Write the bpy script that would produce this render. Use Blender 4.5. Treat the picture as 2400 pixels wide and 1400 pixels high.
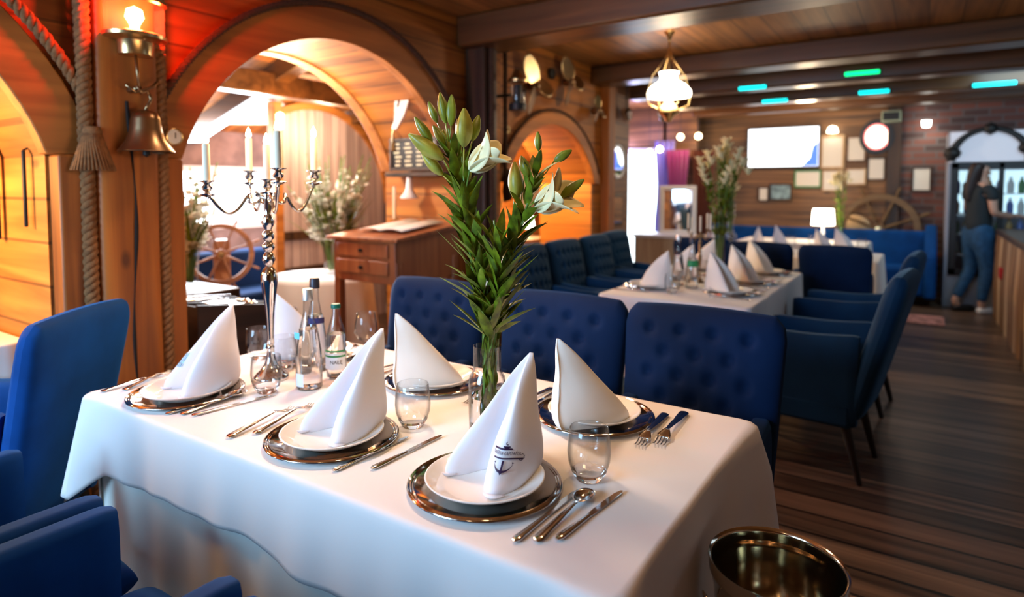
import bpy, bmesh, math, random
from math import sin, cos, pi, radians, sqrt, atan2
from mathutils import Vector, Matrix, Euler
random.seed(7)
SC = bpy.context.scene
for o in list(bpy.data.objects): bpy.data.objects.remove(o)
COL = SC.collection
V = Vector

# ---------------------------------------------------------------- camera
cam = bpy.data.cameras.new('camera'); co = bpy.data.objects.new('camera', cam); COL.objects.link(co)
cam.sensor_width = 36; cam.lens = 21.88; cam.shift_y = -0.0734
cam.clip_start = 0.05; cam.clip_end = 100
co.location = (0, 0, 1.4)
co.rotation_euler = (radians(90-3.2), 0, radians(33.4))
cam.dof.use_dof = True; cam.dof.focus_distance = 1.5; cam.dof.aperture_fstop = 1.8
SC.camera = co
# ---------------------------------------------------------------- view, world
SC.view_settings.view_transform = 'Standard'; SC.view_settings.look = 'None'
SC.view_settings.gamma = 1; SC.view_settings.use_curve_mapping = False
SC.view_settings.exposure = 0.38
w = bpy.data.worlds.new('world'); SC.world = w; w.use_nodes = True
w.node_tree.nodes['Background'].inputs[0].default_value = (0.75, 0.85, 1, 1)
w.node_tree.nodes['Background'].inputs[1].default_value = 1.5
# ---------------------------------------------------------------- lights of the room and added fills
def area(name, loc, size, power, color, target=None, rot=None, sy=None, spread=None):
    l = bpy.data.lights.new(name, 'AREA'); l.energy = power; l.color = color; l.size = size
    if sy: l.shape = 'RECTANGLE'; l.size_y = sy
    if spread: l.spread = spread
    o = bpy.data.objects.new(name, l); COL.objects.link(o); o.location = loc
    if target is not None: o.rotation_euler = (V(target)-V(loc)).to_track_quat('-Z', 'Y').to_euler()
    if rot: o.rotation_euler = rot
    return o
def point(name, loc, power, color, r=0.04):
    l = bpy.data.lights.new(name, 'POINT'); l.energy = power; l.color = color; l.shadow_soft_size = r
    o = bpy.data.objects.new(name, l); COL.objects.link(o); o.location = loc; return o
def spot(name, loc, target, power, color, ang=80, blend=.6, r=.04):
    l = bpy.data.lights.new(name, 'SPOT'); l.energy = power; l.color = color; l.spot_size = radians(ang); l.spot_blend = blend; l.shadow_soft_size = r
    o = bpy.data.objects.new(name, l); COL.objects.link(o); o.location = loc
    o.rotation_euler = (V(target)-V(loc)).to_track_quat('-Z', 'Y').to_euler(); return o
WARM = (1, .62, .28); WARM2 = (1, .72, .42); DAY = (.55, .78, 1); WHITE = (1, .93, .85)
# daylight through the windows behind the camera
area('daylight_front', (-2.5, -2.0, 1.72), 2.2, 140, (.36, .67, 1), target=(-1.4, 0.9, .3), sy=1.5, spread=radians(130))
# daylight through the annex windows
area('daylight_annex', (-5.75, 3.3, 1.6), 1.8, 240, (.85, .92, 1), target=(-2, 2.6, .9), sy=.9)
# ceiling lamps, plus added fill lights for the flowers
spot('ceiling_spot_table', (-1.9, 1.9, 2.55), (-1.6, 1.3, .76), 105, (1, .66, .44), 95, .9, .12)
spot('flower_fill_spot', (-.35, .55, 2.5), (-.95, 1.3, 1.2), 22, (1, .66, .30), 50, .9, .08)  # added fill to warm the lilies, no known lamp there
spot('ceiling_spot_table_end', (-.75, 2.25, 2.5), (-.6, 1.5, .76), 20, (1, .56, .28), 100, .9, .1)
point('ceiling_bulb_near', (-.4, -.6, 2.3), 4, (1, .66, .38), .1)
point('pendant_light', (-1.69, 4.8, 2.06), 58, WARM2, .06)
point('red_lamp_light', (-2.585, 1.21, 2.10), 17, (1, .045, .012), .02); point('red_lamp_light_right', (-2.585, 1.34, 2.10), 17, (1, .045, .012), .02)
point('arch_lamp_light', (-3.1, 2.3, 2.05), 8, WARM, .06); point('gladioli_fill_light', (-3.5, 2.5, 1.9), 42, (1, .92, .82), .08)  # second one: added white fill near the gladioli, no lamp stands there
point('alcove_left_light', (-3.25, .45, 1.5), 48, (1, .55, .16), .08)
point('alcove_light', (-3.55, 5.1, 1.95), 110, (1, .72, .36), .05)
point('annex_warm_light', (-4.2, 3.2, 1.9), 22, (1, .5, .16), .08)
point('annex_gate_light', (-4.6, 3.9, 1.95), 26, (1, .78, .55), .05)
area('bar_daylight', (1.5, 5.2, 2.4), 1.6, 18, (.6, .8, 1), target=(.3, 5.5, 0), sy=3)
point('far_room_light', (-1.2, 8.2, 2.3), 26, WARM2, .1)
point('far_lamp_light', (-1.15, 8.6, 1.35), 8, WARM2, .06)
point('far_left_light', (-3.9, 8.8, 2.0), 12, (.7, .55, 1), .1)
spot('bar_spot', (.02, 9.2, 2.24), (.1, 9.6, 1.7), 9, (.9, .95, .8), 90)
area('bar_cold_light', (.9, 7.4, 2.3), .8, 12, (.5, .8, 1), target=(.4, 8.6, 1), sy=.8)

# ---------------------------------------------------------------- helpers
class MB:
    def __init__(s): s.v = []; s.f = []
    def add(s, vs, fs, M=None):
        b = len(s.v)
        s.v += [(M @ V(p)) if M else V(p) for p in vs]
        s.f += [tuple(i+b for i in f) for f in fs]; return s
    def box(s, c, d, M=None, taper=1.0, tz=None):
        x, y, z = d[0]/2, d[1]/2, d[2]/2; t = taper
        vs = [(-x*t,-y*t,-z),(x*t,-y*t,-z),(x*t,y*t,-z),(-x*t,y*t,-z),(-x,-y,z),(x,-y,z),(x,y,z),(-x,y,z)]
        vs = [V(p)+V(c) for p in vs]
        return s.add(vs, [(0,3,2,1),(4,5,6,7),(0,1,5,4),(1,2,6,5),(2,3,7,6),(3,0,4,7)], M)
    def lathe(s, prof, seg=32, c=(0,0,0), M=None, sx=1, sy=1):
        vs = []; rings = []
        for r, z in prof:
            if r < 1e-6: rings.append([len(vs)]); vs.append((c[0], c[1], c[2]+z))
            else:
                rings.append(list(range(len(vs), len(vs)+seg)))
                vs += [(c[0]+r*sx*cos(2*pi*k/seg), c[1]+r*sy*sin(2*pi*k/seg), c[2]+z) for k in range(seg)]
        fs = []
        for a, b in zip(rings, rings[1:]):
            for k in range(seg):
                k2 = (k+1) % seg
                if len(a) == 1 and len(b) == 1: continue
                if len(a) == 1: fs.append((a[0], b[k2], b[k]))
                elif len(b) == 1: fs.append((a[k], a[k2], b[0]))
                else: fs.append((a[k], a[k2], b[k2], b[k]))
        return s.add(vs, fs, M)
    def tube(s, pts, r, seg=8, cap=True, M=None, flat=None):
        pts = [V(p) for p in pts]; n = len(pts); R = r if isinstance(r, (list, tuple)) else [r]*n
        vs = []; fs = []; up = None
        for i, p in enumerate(pts):
            t = (pts[min(i+1, n-1)]-pts[max(i-1, 0)])
            t = t.normalized() if t.length > 1e-9 else V((0,0,1))
            if up is None:
                up = V((0,0,1)) if abs(t.z) < .9 else V((1,0,0))
            a = up.cross(t)
            if a.length < 1e-6: a = V((0,1,0)).cross(t)
            a.normalize(); b = t.cross(a); up = b
            fl = flat if flat else 1
            for k in range(seg):
                th = 2*pi*k/seg
                vs.append(p + a*cos(th)*R[i] + b*sin(th)*R[i]*fl)
        for i in range(n-1):
            for k in range(seg):
                k2 = (k+1) % seg
                fs.append((i*seg+k, i*seg+k2, (i+1)*seg+k2, (i+1)*seg+k))
        if cap: fs += [tuple(range(seg))[::-1], tuple(range((n-1)*seg, n*seg))]
        return s.add(vs, fs, M)
    def grid(s, fn, nu, nv, cu=False, M=None):
        vs = [fn(i/(nu if cu else nu-1), j/(nv-1)) for j in range(nv) for i in range(nu)]
        fs = []
        for j in range(nv-1):
            for i in range(nu if cu else nu-1):
                i2 = (i+1) % nu
                fs.append((j*nu+i, j*nu+i2, (j+1)*nu+i2, (j+1)*nu+i))
        return s.add(vs, fs, M)
    def prism(s, pts, axis, a0, a1, M=None):
        # outline pts (p,q) extruded along axis 'x','y','z'
        def mk(p, q, a): return {'x': (a, p, q), 'y': (p, a, q), 'z': (p, q, a)}[axis]
        n = len(pts)
        vs = [mk(p, q, a0) for p, q in pts]+[mk(p, q, a1) for p, q in pts]
        fs = [tuple(range(n))[::-1], tuple(range(n, 2*n))]+[(i, (i+1) % n, n+(i+1) % n, n+i) for i in range(n)]
        return s.add(vs, fs, M)
    def band(s, inner, outer, axis, a0, a1, M=None):
        # strip between two polylines, extruded (arch rings)
        def mk(p, q, a): return {'x': (a, p, q), 'y': (p, a, q), 'z': (p, q, a)}[axis]
        n = len(inner); vs = []
        for (p, q), (P, Q) in zip(inner, outer): vs += [mk(p, q, a0), mk(P, Q, a0), mk(P, Q, a1), mk(p, q, a1)]
        fs = []
        for i in range(n-1):
            b = i*4; c = b+4
            for k in range(4): fs.append((b+k, b+(k+1) % 4, c+(k+1) % 4, c+k))
        fs += [(0, 1, 2, 3), (4*n-1, 4*n-2, 4*n-3, 4*n-4)]
        return s.add(vs, fs, M)

def obj(name, mb, mat, parent=None, smooth=40, bevel=0, sub=0, solid=0, label=None, loc=None, seg=2):
    me = bpy.data.meshes.new(name); me.from_pydata([tuple(p) for p in mb.v], [], mb.f)
    bm = bmesh.new(); bm.from_mesh(me); bmesh.ops.recalc_face_normals(bm, faces=bm.faces); bm.to_mesh(me); bm.free()
    if smooth:
        me.shade_smooth()
        if smooth < 180: me.set_sharp_from_angle(angle=radians(smooth))
    if isinstance(mat, (list, tuple)):
        for m in mat: me.materials.append(m)
    elif mat: me.materials.append(mat)
    o = bpy.data.objects.new(name, me); COL.objects.link(o)
    if parent: o.parent = parent
    if loc: o.location = loc
    if solid: m = o.modifiers.new('s', 'SOLIDIFY'); m.thickness = solid; m.offset = 0
    if bevel: m = o.modifiers.new('b', 'BEVEL'); m.width = bevel; m.segments = seg; m.limit_method = 'ANGLE'; m.angle_limit = radians(35)
    if sub: m = o.modifiers.new('u', 'SUBSURF'); m.levels = sub; m.render_levels = sub
    if label: o['label'] = label
    return o
def tag(o, label, cat, group=None):
    o['label'] = label; o['category'] = cat
    if group: o['group'] = group
    return o
def thing(name, label, cat, loc=(0,0,0), rz=0, group=None):
    o = bpy.data.objects.new(name, None); COL.objects.link(o); o.empty_display_size = .05
    o.location = loc; o.rotation_euler = (0, 0, rz); return tag(o, label, cat, group)
def struct(name, mb, mat, **k):
    o = obj(name, mb, mat, **k); o['kind'] = 'structure'; return o
def dup(root, loc, rz=None, label=None, group=None, scale=None):
    def cp(o, par):
        c = o.copy(); COL.objects.link(c); c.parent = par
        for ch in list(o.children): cp(ch, c)
        return c
    r = cp(root, None); r.location = loc
    if rz is not None: r.rotation_euler = (0, 0, rz)
    if label: r['label'] = label
    if group: r['group'] = group
    if scale: r.scale = (scale, scale, scale)
    return r

# ---------------------------------------------------------------- materials
def srgb(*c):
    return tuple(((x/255)/12.92 if x/255 <= .04045 else ((x/255+.055)/1.055)**2.4) for x in c)+(1,)
def mat(name, col, rough=.5, metal=0, bump=0, bscale=200, spec=None, trans=0, ior=1.45, emit=None, es=0, sheen=0, sheentint=None, var=0, vscale=8, coat=0, alpha=1):
    m = bpy.data.materials.new(name); m.use_nodes = True; nt = m.node_tree; b = nt.nodes['Principled BSDF']
    if len(col) == 3: col = (*col, 1)
    b.inputs['Base Color'].default_value = col; b.inputs['Roughness'].default_value = rough; b.inputs['Metallic'].default_value = metal
    b.inputs['Transmission Weight'].default_value = trans; b.inputs['IOR'].default_value = ior
    b.inputs['Coat Weight'].default_value = coat
    if spec is not None: b.inputs['Specular IOR Level'].default_value = spec
    if emit: b.inputs['Emission Color'].default_value = (*emit[:3], 1); b.inputs['Emission Strength'].default_value = es
    if sheen:
        b.inputs['Sheen Weight'].default_value = sheen; b.inputs['Sheen Roughness'].default_value = .4
        if sheentint: b.inputs['Sheen Tint'].default_value = sheentint
    tc = nt.nodes.new('ShaderNodeTexCoord')
    if var:
        n = nt.nodes.new('ShaderNodeTexNoise'); n.inputs['Scale'].default_value = vscale; n.inputs['Detail'].default_value = 4
        nt.links.new(tc.outputs['Object'], n.inputs['Vector'])
        r = nt.nodes.new('ShaderNodeMapRange'); r.inputs[1].default_value = .3; r.inputs[2].default_value = .7
        r.inputs[3].default_value = 1-var; r.inputs[4].default_value = 1+var
        nt.links.new(n.outputs[0], r.inputs[0])
        h = nt.nodes.new('ShaderNodeHueSaturation'); h.inputs['Color'].default_value = col
        nt.links.new(r.outputs[0], h.inputs['Value']); nt.links.new(h.outputs[0], b.inputs['Base Color'])
    if bump:
        n = nt.nodes.new('ShaderNodeTexNoise'); n.inputs['Scale'].default_value = bscale; n.inputs['Detail'].default_value = 3
        nt.links.new(tc.outputs['Object'], n.inputs['Vector'])
        bp = nt.nodes.new('ShaderNodeBump'); bp.inputs['Strength'].default_value = bump; bp.inputs['Distance'].default_value = .002
        nt.links.new(n.outputs[0], bp.inputs['Height']); nt.links.new(bp.outputs[0], b.inputs['Normal'])
    return m
def wood(name, c1, c2, grain='y', across='z', pw=.15, gap=.006, rough=.55, knots=True, gapcol=.45, vary=.3, gs=1.0, bump=.3):
    m = bpy.data.materials.new(name); m.use_nodes = True; nt = m.node_tree; N = nt.nodes.new; L = nt.links.new
    b = nt.nodes['Principled BSDF']; b.inputs['Roughness'].default_value = rough
    tc = N('ShaderNodeTexCoord'); sp = N('ShaderNodeSeparateXYZ'); L(tc.outputs['Object'], sp.inputs[0])
    ax = {'x': 0, 'y': 1, 'z': 2}
    def mth(op, a, bb=None):
        n = N('ShaderNodeMath'); n.operation = op
        for i, q in enumerate((a, bb)):
            if q is None: continue
            if isinstance(q, (int, float)): n.inputs[i].default_value = q
            else: L(q, n.inputs[i])
        return n.outputs[0]
    if pw:
        d = mth('DIVIDE', sp.outputs[ax[across]], pw); fl = mth('FLOOR', d); fr = mth('FRACT', d)
        wn = N('ShaderNodeTexWhiteNoise'); wn.noise_dimensions = '1D'; L(fl, wn.inputs['W']); rnd = wn.outputs['Value']
        e = mth('MINIMUM', fr, mth('SUBTRACT', 1, fr)); g = mth('LESS_THAN', e, gap/pw)
    sc = [26*gs, 26*gs, 26*gs]; sc[ax[grain]] = 1.6*gs
    mp = N('ShaderNodeMapping'); mp.inputs['Scale'].default_value = sc; L(tc.outputs['Object'], mp.inputs[0])
    if pw:
        cb = N('ShaderNodeCombineXYZ'); o9 = mth('MULTIPLY', rnd, 9.0)
        L(o9, cb.inputs[ax[grain]]); va = N('ShaderNodeVectorMath'); va.operation = 'ADD'; L(mp.outputs[0], va.inputs[0]); L(cb.outputs[0], va.inputs[1]); vec = va.outputs[0]
    else: vec = mp.outputs[0]
    n1 = N('ShaderNodeTexNoise'); n1.inputs['Scale'].default_value = .5; n1.inputs['Detail'].default_value = 6; n1.inputs['Distortion'].default_value = .6; L(vec, n1.inputs['Vector'])
    rp = N('ShaderNodeValToRGB'); rp.color_ramp.elements[0].position = .3; rp.color_ramp.elements[1].position = .72
    rp.color_ramp.elements[0].color = c2; rp.color_ramp.elements[1].color = c1; L(n1.outputs[0], rp.inputs[0])
    colr = rp.outputs[0]
    if knots:
        vo = N('ShaderNodeTexVoronoi'); vo.inputs['Scale'].default_value = 2.3
        mk = N('ShaderNodeMapping'); s2 = [1.6, 1.6, 1.6]; s2[ax[grain]] = .8; mk.inputs['Scale'].default_value = s2; L(tc.outputs['Object'], mk.inputs[0]); L(mk.outputs[0], vo.inputs['Vector'])
        kr = N('ShaderNodeValToRGB'); kr.color_ramp.elements[0].position = .035; kr.color_ramp.elements[1].position = .09
        kr.color_ramp.elements[0].color = (.25, .2, .18, 1); kr.color_ramp.elements[1].color = (1, 1, 1, 1); L(vo.outputs['Distance'], kr.inputs[0])
        mx = N('ShaderNodeMixRGB'); mx.blend_type = 'MULTIPLY'; mx.inputs[0].default_value = .8; L(colr, mx.inputs[1]); L(kr.outputs[0], mx.inputs[2]); colr = mx.outputs[0]
    if pw:
        v1 = mth('ADD', mth('MULTIPLY', rnd, vary), 1-vary/2)
        v2 = mth('SUBTRACT', v1, mth('MULTIPLY', g, mth('MULTIPLY', v1, 1-gapcol)))
        h = N('ShaderNodeHueSaturation'); L(colr, h.inputs['Color']); L(v2, h.inputs['Value']); colr = h.outputs[0]
    L(colr, b.inputs['Base Color'])
    if bump:
        bp = N('ShaderNodeBump'); bp.inputs['Strength'].default_value = bump; bp.inputs['Distance'].default_value = .004
        hh = n1.outputs[0]
        if pw: hh = mth('SUBTRACT', n1.outputs[0], mth('MULTIPLY', g, 1.5))
        L(hh, bp.inputs['Height']); L(bp.outputs[0], b.inputs['Normal'])
    return m
def emis(name, col, st):
    m = bpy.data.materials.new(name); m.use_nodes = True; nt = m.node_tree
    b = nt.nodes['Principled BSDF']; b.inputs['Base Color'].default_value = (*col[:3], 1)
    b.inputs['Emission Color'].default_value = (*col[:3], 1); b.inputs['Emission Strength'].default_value = st; return m

P1c, P1d = srgb(190, 116, 42), srgb(122, 68, 20)
M = dict(
 wallwood=wood('pine_boards', P1c, P1d, 'y', 'z', .17),
 postwood=wood('pine_post', srgb(188, 108, 34), srgb(120, 62, 16), 'z', 'y', 0),
 ringwood=wood('pine_arch_ring', srgb(194, 122, 52), srgb(140, 82, 30), 'y', 'z', 0),
 soffit=wood('pine_soffit', P1c, P1d, 'x', 'y', .12),
 reveal=wood('pine_reveal', srgb(212, 142, 60), srgb(165, 95, 32), 'x', 'z', .17),
 ceil=wood('ceiling_boards', srgb(178, 122, 64), srgb(118, 76, 38), 'y', 'x', .2, rough=.45),
 beam=wood('dark_beam', srgb(108, 70, 36), srgb(56, 34, 16), 'x', 'z', 0, rough=.38),
 dpost=wood('dark_post', srgb(76, 50, 28), srgb(36, 22, 12), 'z', 'y', 0, rough=.5),
 floor=wood('worn_floor_planks', srgb(138, 110, 88), srgb(42, 30, 24), 'x', 'y', .17, gap=.008, rough=.32, knots=False, vary=.9, gapcol=.15, bump=.6),
 farwood=wood('weathered_boards', srgb(150, 106, 66), srgb(78, 54, 36), 'x', 'z', .14),
 barnwood=wood('rustic_boards', srgb(150, 105, 70), srgb(92, 60, 42), 'y', 'z', .15),
 desk=wood('desk_pine', srgb(176, 108, 62), srgb(118, 62, 34), 'z', 'x', 0, rough=.4),
 blond=wood('blond_wood', srgb(205, 175, 135), srgb(165, 130, 95), 'z', 'x', 0, knots=False),
 gate=wood('gate_boards', srgb(178, 145, 128), srgb(120, 92, 84), 'z', 'y', .11),
 wheel=wood('wheel_wood', srgb(165, 105, 62), srgb(105, 62, 38), 'x', 'z', 0, knots=False),
 wheelfar=wood('aged_wheel_wood', srgb(130, 100, 62), srgb(80, 58, 36), 'x', 'z', 0, knots=False),
 log=wood('log_wood', srgb(150, 112, 72), srgb(95, 62, 38), 'z', 'x', 0),
 cloth=mat('white_linen', (.86, .85, .84), .85, bump=.12, bscale=900, sheen=.1),
 under=mat('pale_undercloth', (.8, .82, .76), .9, bump=.1, bscale=700),
 nap=mat('napkin_linen', (.84, .82, .86), .85, bump=.1, bscale=1200),
 napcream=mat('napkin_cream_linen', (.84, .80, .74), .85, bump=.1, bscale=1200),
 china=mat('white_china', (.86, .85, .82), .12, coat=.3),
 silver=mat('polished_silver', (.72, .70, .67), .09, 1),
 silvers=mat('steel_cutlery', (.70, .68, .65), .13, 1),
 stone=mat('grey_stone', srgb(128, 108, 104), .9, bump=.6, bscale=30, var=.35, vscale=6),
 steel=mat('brushed_steel', (.66, .59, .48), .1, 1),
 glassbase=mat('thick_glass', (1, 1, 1), 0, trans=1, ior=1.45),
 water=mat('water', (1, 1, 1), 0, trans=1, ior=1.33),
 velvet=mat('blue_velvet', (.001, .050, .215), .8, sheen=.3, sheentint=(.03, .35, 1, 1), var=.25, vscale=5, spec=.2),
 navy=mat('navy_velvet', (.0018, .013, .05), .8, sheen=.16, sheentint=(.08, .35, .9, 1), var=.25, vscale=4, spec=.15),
 teal=mat('teal_velvet', (.002, .03, .085), .8, sheen=.22, sheentint=(.2, .5, .8, 1), var=.2, vscale=4, spec=.2),
 black=mat('black_lacquer', (.012, .01, .01), .4),
 brass=mat('aged_brass', (.6, .42, .2), .28, 1, var=.2),
 dbrass=mat('dark_bronze', (.3, .19, .1), .32, 1, var=.2),
 iron=mat('black_iron', (.03, .03, .03), .5, .6),
 rope=mat('hemp_rope', srgb(128, 86, 50), .9, bump=.8, bscale=260, var=.3, vscale=60),
 drope=mat('dark_rope', srgb(70, 48, 34), .9, bump=.8, bscale=260, var=.3, vscale=60),
 wax=mat('white_wax', (.88, .76, .56), .45, emit=(1, .8, .55), es=.0),
 flame=emis('candle_flame', (1, .78, .5), 14),
 leaf=mat('lily_leaf', (.105, .150, .005), .45, var=.7, vscale=35, spec=.4),
 stem=mat('lily_stem', (.1, .2, .03), .45),
 bud=mat('lily_bud', (.31, .29, .04), .4, var=.3, vscale=30),
 budg=mat('green_bud', (.16, .20, .015), .4, var=.3, vscale=30),
 petal=mat('lily_petal', (.82, .72, .42), .5),
 white_petal=mat('gladiolus_petal', (.88, .88, .80), .5),
 crack=mat('dark_crack', (.012, .006, .004), .9),
 anther=mat('anther', (.1, .02, .01), .7),
 white=mat('white_paint', (.8, .8, .8), .4),
 paper=mat('paper', (.75, .72, .66), .7),
 slate=mat('slate', (.01, .01, .012), .5),
 mirror=mat('mirror_glass', (.9, .9, .92), .03, 1),
 ink=mat('purple_ink', (.035, .012, .06), .6),
 inkb=mat('blue_print', (.02, .04, .12), .6),
 sky=emis('daylight_pane', (.85, .93, 1), 5),
 darkblue=mat('dark_blue_label', (.03, .03, .15), .5),
 green=mat('green_cap', (.0, .13, .09), .4),
 teal_led=emis('cyan_strip', (.0, .75, .75), 2.2),
 green_led=emis('green_strip', (.0, .8, .22), 2.0),
)
def thinglass(name, tint=(.97, .975, .98), edge=(.55, .57, .58)):
    m = bpy.data.materials.new(name); m.use_nodes = True; nt = m.node_tree; nt.nodes.clear(); N = nt.nodes.new; L = nt.links.new
    o = N('ShaderNodeOutputMaterial'); tr = N('ShaderNodeBsdfTransparent'); gl = N('ShaderNodeBsdfGlossy'); gl.inputs['Roughness'].default_value = .01
    lw = N('ShaderNodeLayerWeight'); lw.inputs[0].default_value = .5; rp = N('ShaderNodeValToRGB')
    rp.color_ramp.elements[0].position = .35; rp.color_ramp.elements[1].position = 1; rp.color_ramp.elements[0].color = (*tint, 1); rp.color_ramp.elements[1].color = (*edge, 1)
    L(lw.outputs['Facing'], rp.inputs[0]); L(rp.outputs[0], tr.inputs[0])
    pw = N('ShaderNodeMath'); pw.operation = 'POWER'; pw.inputs[1].default_value = 3.5; L(lw.outputs['Facing'], pw.inputs[0]); fr = N('ShaderNodeMath'); fr.operation = 'MULTIPLY_ADD'; fr.inputs[1].default_value = .55; fr.inputs[2].default_value = .04; L(pw.outputs[0], fr.inputs[0]); mx = N('ShaderNodeMixShader'); L(fr.outputs[0], mx.inputs[0]); L(tr.outputs[0], mx.inputs[1]); L(gl.outputs[0], mx.inputs[2]); L(mx.outputs[0], o.inputs[0]); return m
M['glass'] = thinglass('clear_glass')
def brickmat():
    m = bpy.data.materials.new('old_brick'); m.use_nodes = True; nt = m.node_tree; b = nt.nodes['Principled BSDF']; b.inputs['Roughness'].default_value = .85
    tc = nt.nodes.new('ShaderNodeTexCoord'); mp = nt.nodes.new('ShaderNodeMapping'); mp.inputs['Rotation'].default_value = (radians(90), 0, 0)
    br = nt.nodes.new('ShaderNodeTexBrick'); br.inputs['Scale'].default_value = 1; br.inputs['Brick Width'].default_value = .26; br.inputs['Row Height'].default_value = .085; br.inputs['Mortar Size'].default_value = .01
    br.inputs['Color1'].default_value = srgb(120, 72, 62); br.inputs['Color2'].default_value = srgb(70, 55, 55); br.inputs['Mortar'].default_value = srgb(95, 88, 88)
    nt.links.new(tc.outputs['Object'], mp.inputs[0]); nt.links.new(mp.outputs[0], br.inputs[0]); nt.links.new(br.outputs[0], b.inputs['Base Color']); return m
M['brick'] = brickmat()

# ---------------------------------------------------------------- room shell
XW, XB, ZC = -2.8, -3.4, 2.62
A = [dict(c=.05, R=1.003, zc=1.237, zs=1.53, z0=0), dict(c=2.46, R=1.003, zc=1.237, zs=1.53, z0=0), dict(c=4.89, R=.879, zc=1.10, zs=1.45, z0=.62)]
def arc(a, dr=0, n=40, zs=None):
    R = a['R']+dr; zz = zs if zs is not None else a['zs']
    t0 = math.asin(min(1, max(-1, (zz-a['zc'])/R)))
    return [(a['c']-R*cos(t0+(pi-2*t0)*i/n), a['zc']+R*sin(t0+(pi-2*t0)*i/n)) for i in range(n+1)]
def arched_wall(mb, x):
    y = -2.5
    for a in A:
        p = arc(a); L, Rr = p[0][0], p[-1][0]
        mb.add([(x, y, 0), (x, L, 0), (x, L, ZC), (x, y, ZC)], [(0, 1, 2, 3)])
        for (y1, z1), (y2, z2) in zip(p, p[1:]): mb.add([(x, y1, z1), (x, y2, z2), (x, y2, ZC), (x, y1, ZC)], [(0, 1, 2, 3)])
        if a['z0']: mb.add([(x, L, 0), (x, Rr, 0), (x, Rr, a['z0']), (x, L, a['z0'])], [(0, 1, 2, 3)])
        y = Rr
    mb.add([(x, y, 0), (x, 6.6, 0), (x, 6.6, ZC), (x, y, ZC)], [(0, 1, 2, 3)])
mb = MB(); arched_wall(mb, XW); arched_wall(mb, XB)
mb.add([(XW, 6.6, 0), (XB, 6.6, 0), (XB, 6.6, ZC), (XW, 6.6, ZC)], [(0, 1, 2, 3)])
struct('wall_left', mb, M['wallwood'], smooth=0)
mb = MB()   # arch soffits
for a in A:
    p = arc(a)
    for (y1, z1), (y2, z2) in zip(p, p[1:]): mb.add([(XW, y1, z1), (XW, y2, z2), (XB, y2, z2), (XB, y1, z1)], [(0, 1, 2, 3)])
    if a['z0']: mb.add([(XW, p[0][0], a['z0']), (XW, p[-1][0], a['z0']), (XB, p[-1][0], a['z0']), (XB, p[0][0], a['z0'])], [(0, 1, 2, 3)])
struct('trim_1', mb, M['soffit'], smooth=30)
mb = MB()   # jamb reveals
for a in A:
    p = arc(a)
    for yy, zz in (p[0], p[-1]): mb.add([(XW, yy, a['z0']), (XW, yy, zz), (XB, yy, zz), (XB, yy, a['z0'])], [(0, 1, 2, 3)])
struct('trim_2', mb, M['reveal'], smooth=0)
n = 3
for i, a in enumerate(A):
    w_ = .16 if i < 2 else .1
    for x0, x1 in ((XW-.02, XW+.05), (XB-.04, XB+.06)):
        if i == 2 and x0 < -3: continue
        mb = MB().band(arc(a, -.012), arc(a, w_), 'x', x0, x1)
        struct('trim_%d' % n, mb, M['ringwood'], bevel=.006); n += 1
# pillar between the first two arches
mb = MB().box((XW+.04, 1.02+.055, .77), (.1, .11, 1.52)).box((XW+.04, 1.495-.055, .77), (.1, .11, 1.52))
struct('trim_%d' % n, mb, M['postwood'], bevel=.01); n += 1
mb = MB()
def logpost(u, v):
    z = v*2.62; th = u*2*pi; c_, s_ = cos(th), sin(th); k = (abs(c_)**7+abs(s_)**7)**(-1/7)
    wv_ = .004*sin(z*3+th*2)
    return (XW+.04+(.085*k+wv_)*c_, 1.262+(.118*k+wv_)*s_, z)
mb.grid(logpost, 90, 40, cu=True)
struct('trim_%d' % n, mb, M['postwood'], smooth=60); n += 1
mb = MB()
cr = [(XW+.127, 1.262+.012*sin(z*6), z) for z in [x*.05 for x in range(4, 36)]]
mb.tube(cr, [.0055+.003*sin(i*.7) for i in range(len(cr))], 6)
struct('trim_%d' % n, mb, M['crack']); n += 1
# jamb post right of the large arch, dark post carrying the beam
mb = MB().box((XW+.04, 3.42+.06, .77), (.1, .12, 1.52)); struct('trim_%d' % n, mb, M['postwood'], bevel=.01); n += 1
mb = MB().box((XW+.09, 3.70, 1.31), (.18, .16, 2.62)); struct('trim_%d' % n, mb, M['dpost'], bevel=.015); n += 1
mb = MB().box((XW+.03, 3.9, 1.31), (.06, .2, 2.62)); struct('trim_%d' % n, mb, M['wallwood'], bevel=.01); n += 1
mb = MB().box((XW+.05, 5.98, 1.31), (.1, .16, 2.62)); struct('trim_%d' % n, mb, M['postwood'], bevel=.01); n += 1
mb = MB().box((XW+.012, 6.32, 1.31), (.03, .54, 2.62)); struct('trim_%d' % n, mb, M['barnwood']); n += 1
# floor
mb = MB().add([(-8, -2.6, 0), (3, -2.6, 0), (3, 10.6, 0), (-8, 10.6, 0)], [(0, 1, 2, 3)]); struct('floor', mb, M['floor'], smooth=0)
mb = MB().box((-1, 4, ZC+.03), (3.66, 13.2, .06)).box((1.9, 4, ZC+.03), (2.2, 13.2, .06)).box((-4.9, 8.3, ZC+.03), (4.2, 4.6, .06)); struct('ceiling', mb, M['ceil'], smooth=0)
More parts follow.
